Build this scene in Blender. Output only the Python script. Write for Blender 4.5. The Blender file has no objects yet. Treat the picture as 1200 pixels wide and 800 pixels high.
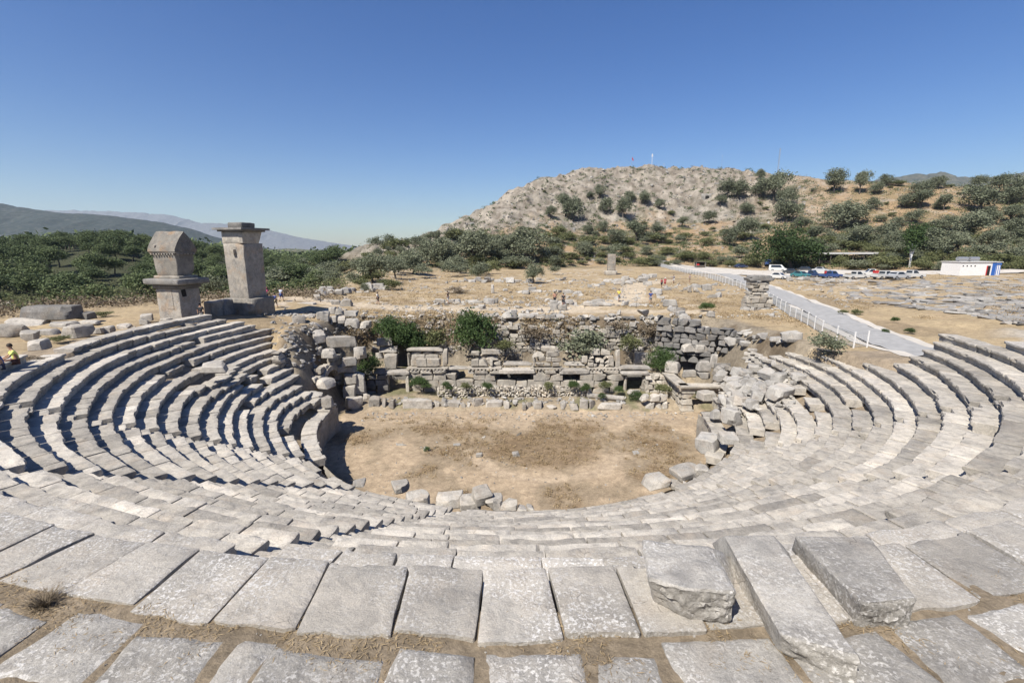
import bpy, math, random
import numpy as np
from mathutils import Vector, Matrix, Euler

R = math.radians
rng = np.random.default_rng(7)
random.seed(7)
S = bpy.context.scene
C = S.collection

# ------------------------------------------------------------------ camera
CZ = 14.8                       # eye height over the orchestra floor
FPX, PIT = 550.0, math.atan(112.0 / 550.0)
cam_d = bpy.data.cameras.new("camera")
cam = bpy.data.objects.new("camera", cam_d)
C.objects.link(cam)
cam.location = (0, 0, CZ)
cam.rotation_euler = (R(90) - PIT, 0, 0)
cam_d.sensor_width = 36.0
cam_d.lens = FPX / 1200 * 36.0
cam_d.clip_start = 0.1
cam_d.clip_end = 60000
S.camera = cam

# ------------------------------------------------------------------ sky and sun
SUN_EL = R(51)
SUN_H = Vector((-0.62, -0.785, 0)).normalized()
to_sun = Vector((SUN_H.x * math.cos(SUN_EL), SUN_H.y * math.cos(SUN_EL), math.sin(SUN_EL)))
w = bpy.data.worlds.new("World")
S.world = w
w.use_nodes = True
wn = w.node_tree.nodes
wl = w.node_tree.links
bg = wn["Background"]
sky = wn.new("ShaderNodeTexSky")
sky.sky_type = 'NISHITA'
sky.sun_disc = False
sky.sun_elevation = SUN_EL
sky.sun_rotation = math.atan2(SUN_H.x, SUN_H.y)
sky.altitude = 0
sky.air_density = 1.0
sky.dust_density = 0.3
sky.ozone_density = 3.6
hs = wn.new("ShaderNodeHueSaturation")
hs.inputs["Saturation"].default_value = 1.30
hs.inputs["Hue"].default_value = 0.514
wl.new(sky.outputs[0], hs.inputs["Color"])
wl.new(hs.outputs[0], bg.inputs[0])
bg.inputs[1].default_value = 0.069
sun_d = bpy.data.lights.new("sun", 'SUN')
sun_d.energy = 5.0
sun_d.angle = R(0.53)
sun_d.color = (1.0, 0.945, 0.855)
sun = bpy.data.objects.new("sun", sun_d)
C.objects.link(sun)
sun.rotation_euler = (-to_sun).to_track_quat('-Z', 'Y').to_euler()
S.view_settings.view_transform = 'Standard'
S.view_settings.look = 'None'
S.view_settings.exposure = 0.76
S.view_settings.gamma = 1.0
S.view_settings.use_curve_mapping = False
S.cycles.max_bounces = 6
S.cycles.diffuse_bounces = 3
S.cycles.glossy_bounces = 2
S.cycles.transmission_bounces = 4
S.cycles.transparent_max_bounces = 6
S.cycles.volume_bounces = 0

# ------------------------------------------------------------------ noise helpers
def _hash(ix, iy, iz, seed):
    h = (ix * 374761393 + iy * 668265263 + iz * 2147483647 + seed * 974634777) & 0xFFFFFFFF
    h = ((h ^ (h >> 13)) * 1274126177) & 0xFFFFFFFF
    h = (h ^ (h >> 16)) & 0xFFFFFFFF
    return h.astype(np.float64) / 2147483648.0 - 1.0

def vnoise(x, y, z=None, seed=0):
    x = np.asarray(x, float); y = np.asarray(y, float)
    z = np.zeros_like(x) if z is None else np.asarray(z, float)
    fx, fy, fz = np.floor(x), np.floor(y), np.floor(z)
    ix, iy, iz = fx.astype(np.int64), fy.astype(np.int64), fz.astype(np.int64)
    u, v, t = x - fx, y - fy, z - fz
    u, v, t = u*u*(3-2*u), v*v*(3-2*v), t*t*(3-2*t)
    def g(a, b, c): return _hash(ix + a, iy + b, iz + c, seed)
    x00 = g(0,0,0)*(1-u) + g(1,0,0)*u; x10 = g(0,1,0)*(1-u) + g(1,1,0)*u
    x01 = g(0,0,1)*(1-u) + g(1,0,1)*u; x11 = g(0,1,1)*(1-u) + g(1,1,1)*u
    return (x00*(1-v) + x10*v)*(1-t) + (x01*(1-v) + x11*v)*t

def fbm(x, y, z=None, seed=0, octv=4, gain=0.5):
    a, s, f = 1.0, 0.0, 1.0
    x = np.asarray(x, float); y = np.asarray(y, float)
    for o in range(octv):
        s = s + a * vnoise(x*f, y*f, None if z is None else np.asarray(z, float)*f, seed + o*17)
        a *= gain; f *= 2.03
    return s

def sstep(a, b, x):
    t = np.clip((np.asarray(x, float) - a) / (b - a), 0, 1)
    return t*t*(3-2*t)

# ------------------------------------------------------------------ the theatre's plan
TX, TY = 0.15, 34.7            # centre of the orchestra circle
RA, TREAD, RISE = 27.2, 0.78, 0.42
Z0 = 14.8 - 5.354              # tread height of row 0
def row_r(k): return RA - TREAD*k
def row_z(k): return Z0 - RISE*k
LEFT_END = ([-3, 0.5, 1, 2, 3.2, 4.5, 6.4, 7.5, 10, 12, 13, 15, 18], [-150, -156, -192, -193, -196, -200, -197, -194, -191, -188.7, -184, -183, -183])
RIGHT_END = ([-3, -0.2, 0, 1.5, 2.4, 4, 5.4, 6.5, 7.7, 10, 15, 18], [-30, -18, -12.7, -14.7, -15, -16, -11, 3, 7, 5, 2, 2])
def left_end(k): return float(np.interp(k, *LEFT_END))
def right_end(k): return float(np.interp(k, *RIGHT_END))

# ------------------------------------------------------------------ the lie of the land
RT = np.array([-0.45, -0.36, -0.22, -0.128, -0.073, 0.0, 0.073, 0.145, 0.22, 0.29, 0.364, 0.455, 0.545, 0.64, 0.73, 0.91, 1.09, 1.4, 2.2])
RPY = np.array([300, 296, 289, 272, 254, 227, 212, 202, 198, 197, 198, 202, 207, 212, 213, 216, 219, 222, 230])
RY = np.array([180, 190, 210, 235, 255, 275, 290, 300, 305, 305, 300, 290, 280, 268, 255, 235, 225, 215, 200])
FY = np.array([150, 150, 150, 150, 152, 158, 165, 172, 178, 180, 178, 172, 165, 155, 148, 136, 128, 122, 120])
_sl = (np.cos(PIT)*(400 - RPY)/FPX - np.sin(PIT)) / (np.cos(PIT) + np.sin(PIT)*(400 - RPY)/FPX)
RH = CZ + _sl * RY

def rim_ground(x, y):
    # ground outside the seating bank, left and right
    left = 10.2 - 1.35*sstep(6, 22, y) - 0.5*sstep(24, 38, y)
    right = 10.2 - 1.15*sstep(8, 24, y) - 1.65*sstep(24, 31.5, y)
    return np.where(x < 0, left, right)

def terrain(x, y, rough=True):
    x = np.asarray(x, float); y = np.asarray(y, float)
    rho = np.hypot(x, y)
    t = x / np.maximum(y, 1e-3)
    # plateau of the agora
    pl = 7.2 + 0.9*sstep(-16, -30, x) + 0.10*np.clip((y - 60)/40, 0, 1.5)
    fieldr = sstep(3, 22, x - (30.0 + (y - 38)*0.47))       # the field right of the road rises
    pl = pl + fieldr*0.9*sstep(150, 90, y)
    out = rim_ground(x, y)
    wr = sstep(30, 46, y)
    g = out*(1 - wr) + pl*wr
    # hill of the acropolis
    tt = np.clip(np.where(y > 5, t, -3), -3, 3)
    y0 = np.interp(tt, RT, FY); y1 = np.interp(tt, RT, RY); hh = np.interp(tt, RT, RH)
    u = (y - y0) / (y1 - y0)
    uc = np.clip(u, 0, 1)
    prof = 0.80*uc + 0.20*sstep(0.5, 0.95, uc) - 0.06*np.sin(uc*math.pi)
    hgt = (hh - 7.3) * prof
    hgt = hgt * np.where(u > 1, np.maximum(1 - (u - 1)*0.18 - 0.05*(u-1)**2, 0), 1)
    msk = sstep(-0.62, -0.36, tt)
    if rough:
        rk = sstep(0.32, 0.62, uc) * sstep(0.72, 0.42, tt) * sstep(1.6, 1.1, u)
        rd = 1 - np.abs(fbm(x*0.085, y*0.085, seed=3, octv=3))
        ld = 1 - np.abs(fbm(x*0.05 + y*.02, y*0.13 - x*.03, seed=4, octv=4))
        hgt = hgt + msk*(rk*(rd*2.6 + ld*3.2 - 3.6 + 1.3*np.abs(fbm(x*0.21, y*0.3, seed=5, octv=4)) + .55*np.abs(fbm(x*.7, y*.8, seed=6, octv=2))) + 0.8*sstep(0.02, 0.15, u)*fbm(x*0.06, y*0.06, seed=9, octv=4))
    g = g + hgt*msk
    # the valley and the wooded rise to the left
    lm = sstep(-0.28, -0.48, tt) * sstep(62, 100, rho)
    lm = np.where(x > 0, 0, lm)
    drop = sstep(60, 118, rho)
    wood = np.interp(tt, [-3, -1.4, -1.09, -.82, -.62, -.49, -.36], [9, 8, 9.5, 14, 8, 1.5, 0]) * sstep(115, 300, rho) * sstep(720, 420, rho)
    valley = 8.0 - 7.0*drop + wood - 22*sstep(480, 1200, rho)
    g = g*(1 - lm) + valley*lm
    vm = np.where((tt < -0.2) & (x <= 0), 1, 0) * sstep(260, 520, rho) * (1 - lm)
    g = g*(1 - vm) + valley*vm
    pm = np.zeros_like(x)
    g = np.where(y < 0, np.maximum(g, 10.2), g)
    g = g - 40*sstep(900, 4000, rho)
    # theatre pit
    dx = x - TX; dy = y - TY
    r = np.hypot(dx, dy)
    zs = Z0 - RISE*(RA - r)/TREAD - 0.85
    zs = np.where(r < 14.5, 0.0, np.where(r > 29.9, 10.17, zs))
    az = np.degrees(np.arctan2(dy, dx))
    az = np.where(az > 90, az - 360, az)
    ks = (RA - r)/TREAD
    le = np.interp(ks, *LEFT_END); re_ = np.interp(ks, *RIGHT_END)
    inside = sstep(0, 6, az - le + 3) * sstep(0, 6, re_ + 3 - az)
    inside = np.where(r < 14.5, np.where(dy < 2, 1.0, 0.0), inside)
    # earth behind the topmost slabs, then the terrace the photographer stands on
    back = np.where((dy < 0) & (r >= 29.5), 1.0, 0.0) * sstep(-26, -20, dy*1.0 - 0*dx) 
    ztop = 10.245 + 3.0*sstep(32.6, 34.3, r)
    behind = (r > 29.5) & (y < 9)
    pit = floor_z(x, y)
    ddx = np.maximum(np.maximum(-15.2 - x, x - 19.0), 0); ddy = np.maximum(y - 49.2, 0)
    wx = np.where(x < 0, 4.5, 4.0)
    dist = np.hypot(ddx/wx, ddy/2.2)
    front = sstep(33, 35, y)
    pm = (1 - sstep(0, 1, dist)) * front
    g = g*(1 - pm) + pit*pm
    g = np.where(r < 30.6, g*(1 - inside) + zs*inside, g)
    g = np.where(behind, ztop, g)
    # fine unevenness
    if rough:
        sc = np.clip(pm*(1 - pm)*4, 0, 1)*(y > 36)
        g = g + sc*(.55*fbm(x*.55, y*.55, seed=25, octv=4) + .25*(1 - np.abs(fbm(x*1.3, y*1.3, seed=26, octv=3))))
        far = sstep(3, 30, rho)
        g = g + (0.008 + 0.14*far)*fbm(x*0.35, y*0.35, seed=21, octv=3) * np.where(r < 15, 0.4, 1)
        g = g + 0.015*fbm(x*2.1, y*2.1, seed=22, octv=3)
    return g

def floor_z(x, y):
    z = 0.0 + 0.40*sstep(40.9, 41.5, y) + 1.6*sstep(46.6, 48.8, y)
    return z

def ray_dir(px, py):
    a, b = (px - 600)/FPX, (py - 400)/FPX
    return np.array([a, math.cos(PIT) - b*math.sin(PIT), -(math.sin(PIT) + b*math.cos(PIT))])

def G(px, py):
    """ground point seen at this place of the photograph (used when surveying where things stand)"""
    d = ray_dir(px, py)
    lo, hi = None, None
    s = _GS
    h = terrain(d[0]*s, d[1]*s)
    b = CZ + d[2]*s < h
    if not b.any(): i = len(s) - 1; return np.array([d[0]*s[i], d[1]*s[i], h[i]])
    i = max(1, int(np.argmax(b)))
    s2 = np.linspace(s[i-1], s[i], 40)
    h2 = terrain(d[0]*s2, d[1]*s2)
    b2 = CZ + d[2]*s2 < h2
    j = int(np.argmax(b2)) if b2.any() else 39
    return np.array([d[0]*s2[j], d[1]*s2[j], h2[j]])

_GS = np.concatenate([np.linspace(3, 80, 160), np.geomspace(80.5, 6000, 260)])

def Gseat(px, py):
    d = ray_dir(px, py); s = np.linspace(3, 60, 3000)
    X, Y, Z = d[0]*s, d[1]*s, CZ + d[2]*s
    r = np.hypot(X - TX, Y - TY)
    i = int(np.argmax(Z < Z0 - RISE*(RA - np.maximum(r, 14.3))/TREAD))
    return np.array([X[i], Y[i], Z[i]])

def Gs(px, py):
    px, py = np.asarray(px, float), np.asarray(py, float)
    out = []
    for c in range(0, len(px), 400):
        D = np.array([ray_dir(a, b) for a, b in zip(px[c:c+400], py[c:c+400])])
        X, Y = D[:, :1]*_GS, D[:, 1:2]*_GS
        dz = CZ + D[:, 2:3]*_GS - terrain(X, Y, False)
        i = np.maximum(1, np.argmax(dz < 0, axis=1)); k = np.arange(len(i))
        a, b = dz[k, i-1], dz[k, i]
        s = _GS[i-1] + (_GS[i] - _GS[i-1])*np.clip(a/np.maximum(a - b, 1e-6), 0, 1)
        x, y = D[:, 0]*s, D[:, 1]*s
        out.append(np.column_stack([x, y, terrain(x, y)]))
    return np.vstack(out)

def AZ(px, py, z):
    d = ray_dir(px, py); s = (z - CZ)/d[2]
    return np.array([d[0]*s, d[1]*s, z])

def AY(px, py, y):
    d = ray_dir(px, py); s = y/d[1]
    return np.array([d[0]*s, y, CZ + d[2]*s])

def gz(x, y): return float(terrain(np.array([x]), np.array([y]))[0])

# ------------------------------------------------------------------ object helpers
def tag(o, label=None, cat=None, group=None, kind=None):
    if label: o["label"] = label
    if cat: o["category"] = cat
    if group: o["group"] = group
    if kind: o["kind"] = kind
    elif cat: o["kind"] = "thing"
    return o

def mesh_from(name, verts, faces, mat=None, tint=None, smooth=0.6):
    me = bpy.data.meshes.new(name)
    me.from_pydata([tuple(map(float, v)) for v in verts] if not isinstance(verts, np.ndarray) else verts.tolist(), [], faces if not isinstance(faces, np.ndarray) else faces.tolist())
    if tint is not None:
        a = me.attributes.new("tint", 'FLOAT', 'POINT')
        a.data.foreach_set("value", np.asarray(tint, np.float32))
    if mat is not None:
        for m_ in (mat if isinstance(mat, (list, tuple)) else [mat]): me.materials.append(m_)
    if smooth is not None:
        me.polygons.foreach_set("use_smooth", np.ones(len(me.polygons), bool))
        if smooth < 3: me.set_sharp_from_angle(angle=smooth)
    me.update()
    return me

def link(name, me, parent=None, loc=None, rot=None, scale=None):
    o = bpy.data.objects.new(name, me)
    C.objects.link(o)
    if parent is not None: o.parent = parent
    if loc is not None: o.location = loc
    if rot is not None: o.rotation_euler = rot
    if scale is not None: o.scale = scale
    return o

def empty(name, loc=(0, 0, 0), rz=0.0, **k):
    o = bpy.data.objects.new(name, None)
    o.empty_display_size = 0.3
    C.objects.link(o)
    o.location = loc; o.rotation_euler = (0, 0, rz)
    return tag(o, **k)

class MB:
    """collects shapes into one mesh"""
    def __init__(s): s.v, s.f, s.t, s.m = [], [], [], []
    def add(s, v, f, tint=0.0, mi=0):
        n = len(s.v)
        s.v += [tuple(map(float, p)) for p in v]
        s.f += [tuple(int(i) + n for i in q) for q in f]
        s.t += [tint]*len(v); s.m += [mi]*len(f)
        return s
    def box(s, c, d, rz=0.0, tint=0.0, mi=0, taper=1.0, rx=0.0, ry=0.0):
        hx, hy, hz = d[0]/2, d[1]/2, d[2]/2
        p = []
        M = Euler((rx, ry, rz)).to_matrix()
        for z, q in ((-hz, 1.0), (hz, taper)):
            for a, b in ((-1,-1),(1,-1),(1,1),(-1,1)):
                w_ = M @ Vector((a*hx*q, b*hy*q, z)); p.append((c[0]+w_.x, c[1]+w_.y, c[2]+w_.z))
        return s.add(p, [(3,2,1,0),(4,5,6,7),(0,1,5,4),(1,2,6,5),(2,3,7,6),(3,0,4,7)], tint, mi)
    def tube(s, a, b, ra, rb, n=8, tint=0.0, mi=0):
        a, b = Vector(a), Vector(b)
        d = (b - a).normalized() if (b-a).length > 1e-6 else Vector((0,0,1))
        x = d.orthogonal().normalized(); y = d.cross(x)
        p = [a + (x*math.cos(2*math.pi*i/n) + y*math.sin(2*math.pi*i/n))*ra for i in range(n)]
        p += [b + (x*math.cos(2*math.pi*i/n) + y*math.sin(2*math.pi*i/n))*rb for i in range(n)]
        f = [(i, (i+1) % n, n+(i+1) % n, n+i) for i in range(n)] + [tuple(range(n-1, -1, -1)), tuple(range(n, 2*n))]
        return s.add(p, f, tint, mi)
    def prism(s, prof, y0, y1, tint=0.0, mi=0):
        """profile in x,z extruded along y"""
        n = len(prof)
        p = [(a, y0, b) for a, b in prof] + [(a, y1, b) for a, b in prof]
        f = [(i, (i+1) % n, n+(i+1) % n, n+i) for i in range(n)] + [tuple(range(n-1, -1, -1)), tuple(range(n, 2*n))]
        return s.add(p, f, tint, mi)
    def mesh(s, name, mat, smooth=0.5):
        me = mesh_from(name, s.v, s.f, mat, s.t, smooth)
        if any(s.m): me.polygons.foreach_set("material_index", s.m)
        return me
    def build(s, name, mat, parent=None, smooth=0.5, **k):
        return link(name, s.mesh(name, mat, smooth), parent, **k)

def world_kids(t):
    """children were built in world coordinates: keep them there under a moved parent"""
    for c in t.children: c.matrix_parent_inverse = Matrix.Translation(-Vector(t.location))

def grid_box(nx, ny, nz):
    """surface of a unit cube (-.5..+.5) as a welded grid"""
    idx, V, F = {}, [], []
    def vid(i, j, k):
        q = (i, j, k)
        if q not in idx:
            idx[q] = len(V); V.append((i/nx - .5, j/ny - .5, k/nz - .5))
        return idx[q]
    for i in range(nx):
        for j in range(ny):
            F.append((vid(i,j,0), vid(i,j+1,0), vid(i+1,j+1,0), vid(i+1,j,0)))
            F.append((vid(i,j,nz), vid(i+1,j,nz), vid(i+1,j+1,nz), vid(i,j+1,nz)))
    for i in range(nx):
        for k in range(nz):
            F.append((vid(i,0,k), vid(i+1,0,k), vid(i+1,0,k+1), vid(i,0,k+1)))
            F.append((vid(i,ny,k), vid(i,ny,k+1), vid(i+1,ny,k+1), vid(i+1,ny,k)))
    for j in range(ny):
        for k in range(nz):
            F.append((vid(0,j,k), vid(0,j,k+1), vid(0,j+1,k+1), vid(0,j+1,k)))
            F.append((vid(nx,j,k), vid(nx,j+1,k), vid(nx,j+1,k+1), vid(nx,j,k+1)))
    return np.array(V), F

def rough_stone(d, seed, res=0.2, wear=0.06, rough=0.02, skew=0.08, cuts=True):
    """verts, faces of a worn stone block of size d centred at the origin"""
    q = np.random.default_rng(seed)
    n = [max(3, min(14, int(round(a/res)))) for a in d]
    V, F = grid_box(*n)
    # keep the rows next to an arris narrow, so that edges stay crisp
    P = V*2
    d = np.asarray(d, float)
    wear = min(wear, .22*min(d))
    ax = P.copy()
    for c in range(3):
        inner = 1 - 2.0/n[c]
        ins = np.abs(P[:, c]) < .999
        if inner > 1e-6: ax[ins, c] = P[ins, c]/inner*(1 - 2.4*wear/d[c])
    m = np.abs(ax) >= 0.999
    cnt = m.sum(1)
    Q = ax*d/2
    sh = np.where(cnt == 3, .75, np.where(cnt == 2, 0.45, 0.0))*wear
    Q = Q - np.sign(Q)*m*sh[:, None]
    Q[:, 0] += skew*d[0]*q.uniform(-1, 1)*ax[:, 2]*0.5 + skew*d[0]*q.uniform(-1, 1)*ax[:, 1]*0.5
    Q[:, 1] += skew*d[1]*q.uniform(-1, 1)*ax[:, 0]*0.5
    Q[:, 2] += skew*d[2]*(q.uniform(-1, 1)*ax[:, 0] + q.uniform(-1, 1)*ax[:, 1])*0.4
    s = seed*3.7
    for c in range(3):
        Q[:, c] += rough*.7*fbm(Q[:,0]*2.2 + s + c*9, Q[:,1]*2.2 - s, Q[:,2]*2.2 + c*5, seed=seed + c, octv=3)
    # fracture planes
    for _ in range(q.integers(2, 6) if cuts else 0):
        nn = q.normal(size=3); nn[2] = abs(nn[2])*.8 if q.random() < .8 else nn[2]
        nn /= np.linalg.norm(nn)
        sup = np.abs(nn*d/2).sum()
        off = sup - q.uniform(.8, 3.2)*wear*(1 + 2*np.sort(np.abs(nn))[1])
        e = np.maximum(Q @ nn - off, 0)
        Q = Q - nn*e[:, None]*.92
    # a few broken corners
    for _ in range(q.integers(1, 4) if cuts else 2):
        cn = np.sign(q.uniform(-1, 1, 3))*d/2
        rad = q.uniform(.2, .55)*(1.0 if cuts else .5)*min(d[0], d[1], d[2]*1.6)
        dd = np.linalg.norm((Q - cn), axis=1)
        k = np.clip(1 - dd/rad, 0, 1)[:, None]
        Q = Q - np.sign(cn)*k*rad*0.45
    return Q, F

# ------------------------------------------------------------------ materials
def newmat(name):
    m = bpy.data.materials.new(name); m.use_nodes = True
    nt = m.node_tree; b = nt.nodes["Principled BSDF"]
    b.inputs["Roughness"].default_value = 0.9
    b.inputs["Specular IOR Level"].default_value = 0.2
    return m, nt, b

def nd(nt, t, **k):
    n = nt.nodes.new(t)
    for a, v in k.items(): setattr(n, a, v)
    return n

def noise_node(nt, vec, scale, detail=6, rough=0.6, dist=0.0):
    n = nd(nt, "ShaderNodeTexNoise")
    n.inputs["Scale"].default_value = scale; n.inputs["Detail"].default_value = detail
    n.inputs["Roughness"].default_value = rough; n.inputs["Distortion"].default_value = dist
    nt.links.new(vec, n.inputs["Vector"])
    return n.outputs["Fac"]

def ramp(nt, fac, stops):
    r = nd(nt, "ShaderNodeValToRGB")
    e = r.color_ramp.elements
    while len(e) < len(stops): e.new(0.5)
    for i, (p, c) in enumerate(stops):
        e[i].position = p; e[i].color = (*c, 1) if len(c) == 3 else c
    nt.links.new(fac, r.inputs[0])
    return r.outputs[0]

def mixc(nt, fac, a, b, mode='MIX'):
    n = nd(nt, "ShaderNodeMix", data_type='RGBA', blend_type=mode)
    for i, v in ((0, fac), (6, a), (7, b)):
        if isinstance(v, (int, float)): n.inputs[i].default_value = v
        elif isinstance(v, tuple): n.inputs[i].default_value = (*v, 1)
        else: nt.links.new(v, n.inputs[i])
    return n.outputs[2]

def math_n(nt, op, a, b=None, c=None):
    n = nd(nt, "ShaderNodeMath", operation=op)
    for i, v in enumerate((a, b, c)):
        if v is None: continue
        if isinstance(v, (int, float)): n.inputs[i].default_value = v
        else: nt.links.new(v, n.inputs[i])
    return n.outputs[0]

def stone_mat(name, a, b, dark=(.13,.125,.12), pale=(.60,.58,.54), lichen=0.5, stain=0.5, warm=(.42,.30,.19), warmth=0.25, bump=0.7, fine=1.0):
    m, nt, bs = newmat(name)
    geo = nd(nt, "ShaderNodeNewGeometry"); v = geo.outputs["Position"]
    oi = nd(nt, "ShaderNodeObjectInfo")
    att = nd(nt, "ShaderNodeAttribute", attribute_name="tint")
    big = noise_node(nt, v, 0.9*fine, 5, 0.62)
    col = ramp(nt, big, [(0.36, a), (0.64, b)])
    med = noise_node(nt, v, 3.1*fine, 8, 0.68, 0.4)
    col = mixc(nt, ramp(nt, med, [(0.44, (0,0,0)), (0.70, (stain,)*3)]), col, dark)
    wn_ = noise_node(nt, v, 1.7*fine, 5, 0.55)
    col = mixc(nt, ramp(nt, wn_, [(0.52, (0,0,0)), (0.72, (warmth,)*3)]), col, warm)
    # pale lichen blotches
    lm = noise_node(nt, v, 1.1*fine, 4, 0.6)
    ls = noise_node(nt, v, 21*fine, 4, 0.55, 0.3)
    lfac = math_n(nt, 'MULTIPLY', ramp(nt, ls, [(0.53, (0,0,0)), (0.59, (1,1,1))]), ramp(nt, lm, [(0.40, (0,0,0)), (0.60, (lichen,)*3)]))
    col = mixc(nt, lfac, col, pale)
    # hairline cracks and dark weathering crust
    wv = nd(nt, "ShaderNodeVectorMath", operation='MULTIPLY_ADD')
    wno = nd(nt, "ShaderNodeTexNoise"); wno.inputs["Scale"].default_value = 2.3*fine; nt.links.new(v, wno.inputs["Vector"])
    nt.links.new(wno.outputs["Color"], wv.inputs[0]); wv.inputs[1].default_value = (.5/fine,)*3; nt.links.new(v, wv.inputs[2])
    vo = nd(nt, "ShaderNodeTexVoronoi", feature='DISTANCE_TO_EDGE'); vo.inputs["Scale"].default_value = 1.35*fine
    nt.links.new(wv.outputs[0], vo.inputs["Vector"])
    ck = math_n(nt, 'MULTIPLY', ramp(nt, vo.outputs["Distance"], [(.002, (1,1,1)), (.010, (0,0,0))]), ramp(nt, wn_, [(.57, (0,0,0)), (.66, (.6,)*3)]))
    col = mixc(nt, ck, col, tuple(x*.6 for x in dark))
    cr = noise_node(nt, v, 0.55*fine, 7, 0.72, .6)
    col = mixc(nt, ramp(nt, cr, [(.55, (0,0,0)), (.70, (stain*.75,)*3)]), col, tuple(x*1.35 for x in dark))
    fn = noise_node(nt, v, 46*fine, 6, 0.75)
    col = mixc(nt, 1.0, col, ramp(nt, fn, [(0.25, (.62,)*3), (0.75, (1.22,)*3)]), 'MULTIPLY')
    # tone of each block
    tn = math_n(nt, 'ADD', 1.0, att.outputs["Fac"])
    rn = math_n(nt, 'MULTIPLY_ADD', oi.outputs["Random"], 0.27, 0.65)
    tn = math_n(nt, 'MULTIPLY', tn, rn)
    cmb = nd(nt, "ShaderNodeCombineXYZ")
    for i in range(3): nt.links.new(tn, cmb.inputs[i])
    col = mixc(nt, 1.0, col, cmb.outputs[0], 'MULTIPLY')
    nt.links.new(col, bs.inputs["Base Color"])
    h = math_n(nt, 'ADD', math_n(nt, 'MULTIPLY', med, 0.7), math_n(nt, 'MULTIPLY', fn, 0.12))
    pit = noise_node(nt, v, 11*fine, 6, 0.7)
    h = math_n(nt, 'ADD', h, math_n(nt, 'MULTIPLY', pit, 0.35))
    bp = nd(nt, "ShaderNodeBump"); bp.inputs["Strength"].default_value = bump; bp.inputs["Distance"].default_value = 0.10
    nt.links.new(h, bp.inputs["Height"]); nt.links.new(bp.outputs[0], bs.inputs["Normal"])
    return m

M = {}
M['seat'] = stone_mat("seat_limestone", (.455,.422,.372), (.62,.568,.485), lichen=.35, stain=.6, pale=(.66,.63,.59), warmth=.35, warm=(.60,.49,.37))
M['slab'] = stone_mat("slab_limestone", (.43,.405,.365), (.57,.525,.46), lichen=1.0, stain=.35, pale=(.70,.68,.65), warmth=.18, warm=(.50,.40,.30))
M['block'] = stone_mat("block_limestone", (.39,.365,.325), (.54,.495,.43), lichen=.7, stain=.55, warmth=.3)
M['pave'] = stone_mat("paving_limestone", (.35,.335,.31), (.46,.435,.395), lichen=1.0, stain=.5, pale=(.63,.61,.58), warmth=.12, bump=.7)
M['wall'] = stone_mat("masonry_limestone", (.43,.395,.34), (.60,.545,.455), lichen=.4, stain=.5, warmth=.5, warm=(.48,.36,.24))
M['rubble'] = stone_mat("rubble_limestone", (.36,.345,.32), (.52,.49,.44), lichen=.4, stain=.5, warmth=.3, fine=.6)
M['grey'] = stone_mat("tomb_limestone", (.31,.285,.25), (.43,.385,.325), lichen=.4, stain=.7, warmth=.55, warm=(.40,.25,.13), fine=.6)
M['outcrop'] = stone_mat("outcrop_limestone", (.26,.25,.235), (.42,.40,.365), lichen=.3, stain=.8, dark=(.13,.125,.12), warmth=.35, warm=(.38,.27,.17), fine=.35)
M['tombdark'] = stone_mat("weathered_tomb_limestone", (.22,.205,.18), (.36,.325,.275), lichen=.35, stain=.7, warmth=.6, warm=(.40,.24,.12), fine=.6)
M['darkstone'] = stone_mat("weathered_shaded_limestone", (.17,.165,.155), (.30,.285,.265), lichen=.3, stain=.7, warmth=.2, fine=.6)  # dark weathered stone; its colour also carries the shade of shaded walls and openings

def simple(name, col, rough=.6, metal=0.0, spec=.4, var=0.0, scale=4):
    m, nt, b = newmat(name)
    b.inputs["Roughness"].default_value = rough; b.inputs["Metallic"].default_value = metal
    b.inputs["Specular IOR Level"].default_value = spec
    geo = nd(nt, "ShaderNodeNewGeometry")
    n = noise_node(nt, geo.outputs["Position"], scale, 5, .6)
    col = tuple(x*.82 for x in col)
    c0 = tuple(max(0, x*(1-var)) for x in col); c1 = tuple(min(1, x*(1+var)) for x in col)
    nt.links.new(ramp(nt, n, [(.35, c0), (.65, c1)]), b.inputs["Base Color"])
    return m

def leaf_mat(name, c0, c1, trans=0.25, scale=0.8):
    m, nt, b = newmat(name)
    att = nd(nt, "ShaderNodeAttribute", attribute_name="tint")
    oi = nd(nt, "ShaderNodeObjectInfo")
    geo = nd(nt, "ShaderNodeNewGeometry")
    n = noise_node(nt, geo.outputs["Position"], scale, 3, .6)
    f = math_n(nt, 'ADD', math_n(nt, 'MULTIPLY', att.outputs["Fac"], .55), math_n(nt, 'MULTIPLY', oi.outputs["Random"], .35))
    f = math_n(nt, 'ADD', f, math_n(nt, 'MULTIPLY_ADD', n, .8, -.35))
    col = ramp(nt, f, [(0.1, c0), (0.9, c1)])
    nt.links.new(col, b.inputs["Base Color"])
    b.inputs["Roughness"].default_value = .75
    tr = nd(nt, "ShaderNodeBsdfTranslucent"); nt.links.new(col, tr.inputs[0])
    mx = nd(nt, "ShaderNodeMixShader"); mx.inputs[0].default_value = trans
    nt.links.new(b.outputs[0], mx.inputs[1]); nt.links.new(tr.outputs[0], mx.inputs[2])
    nt.links.new(mx.outputs[0], nt.nodes["Material Output"].inputs[0])
    return m

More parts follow.
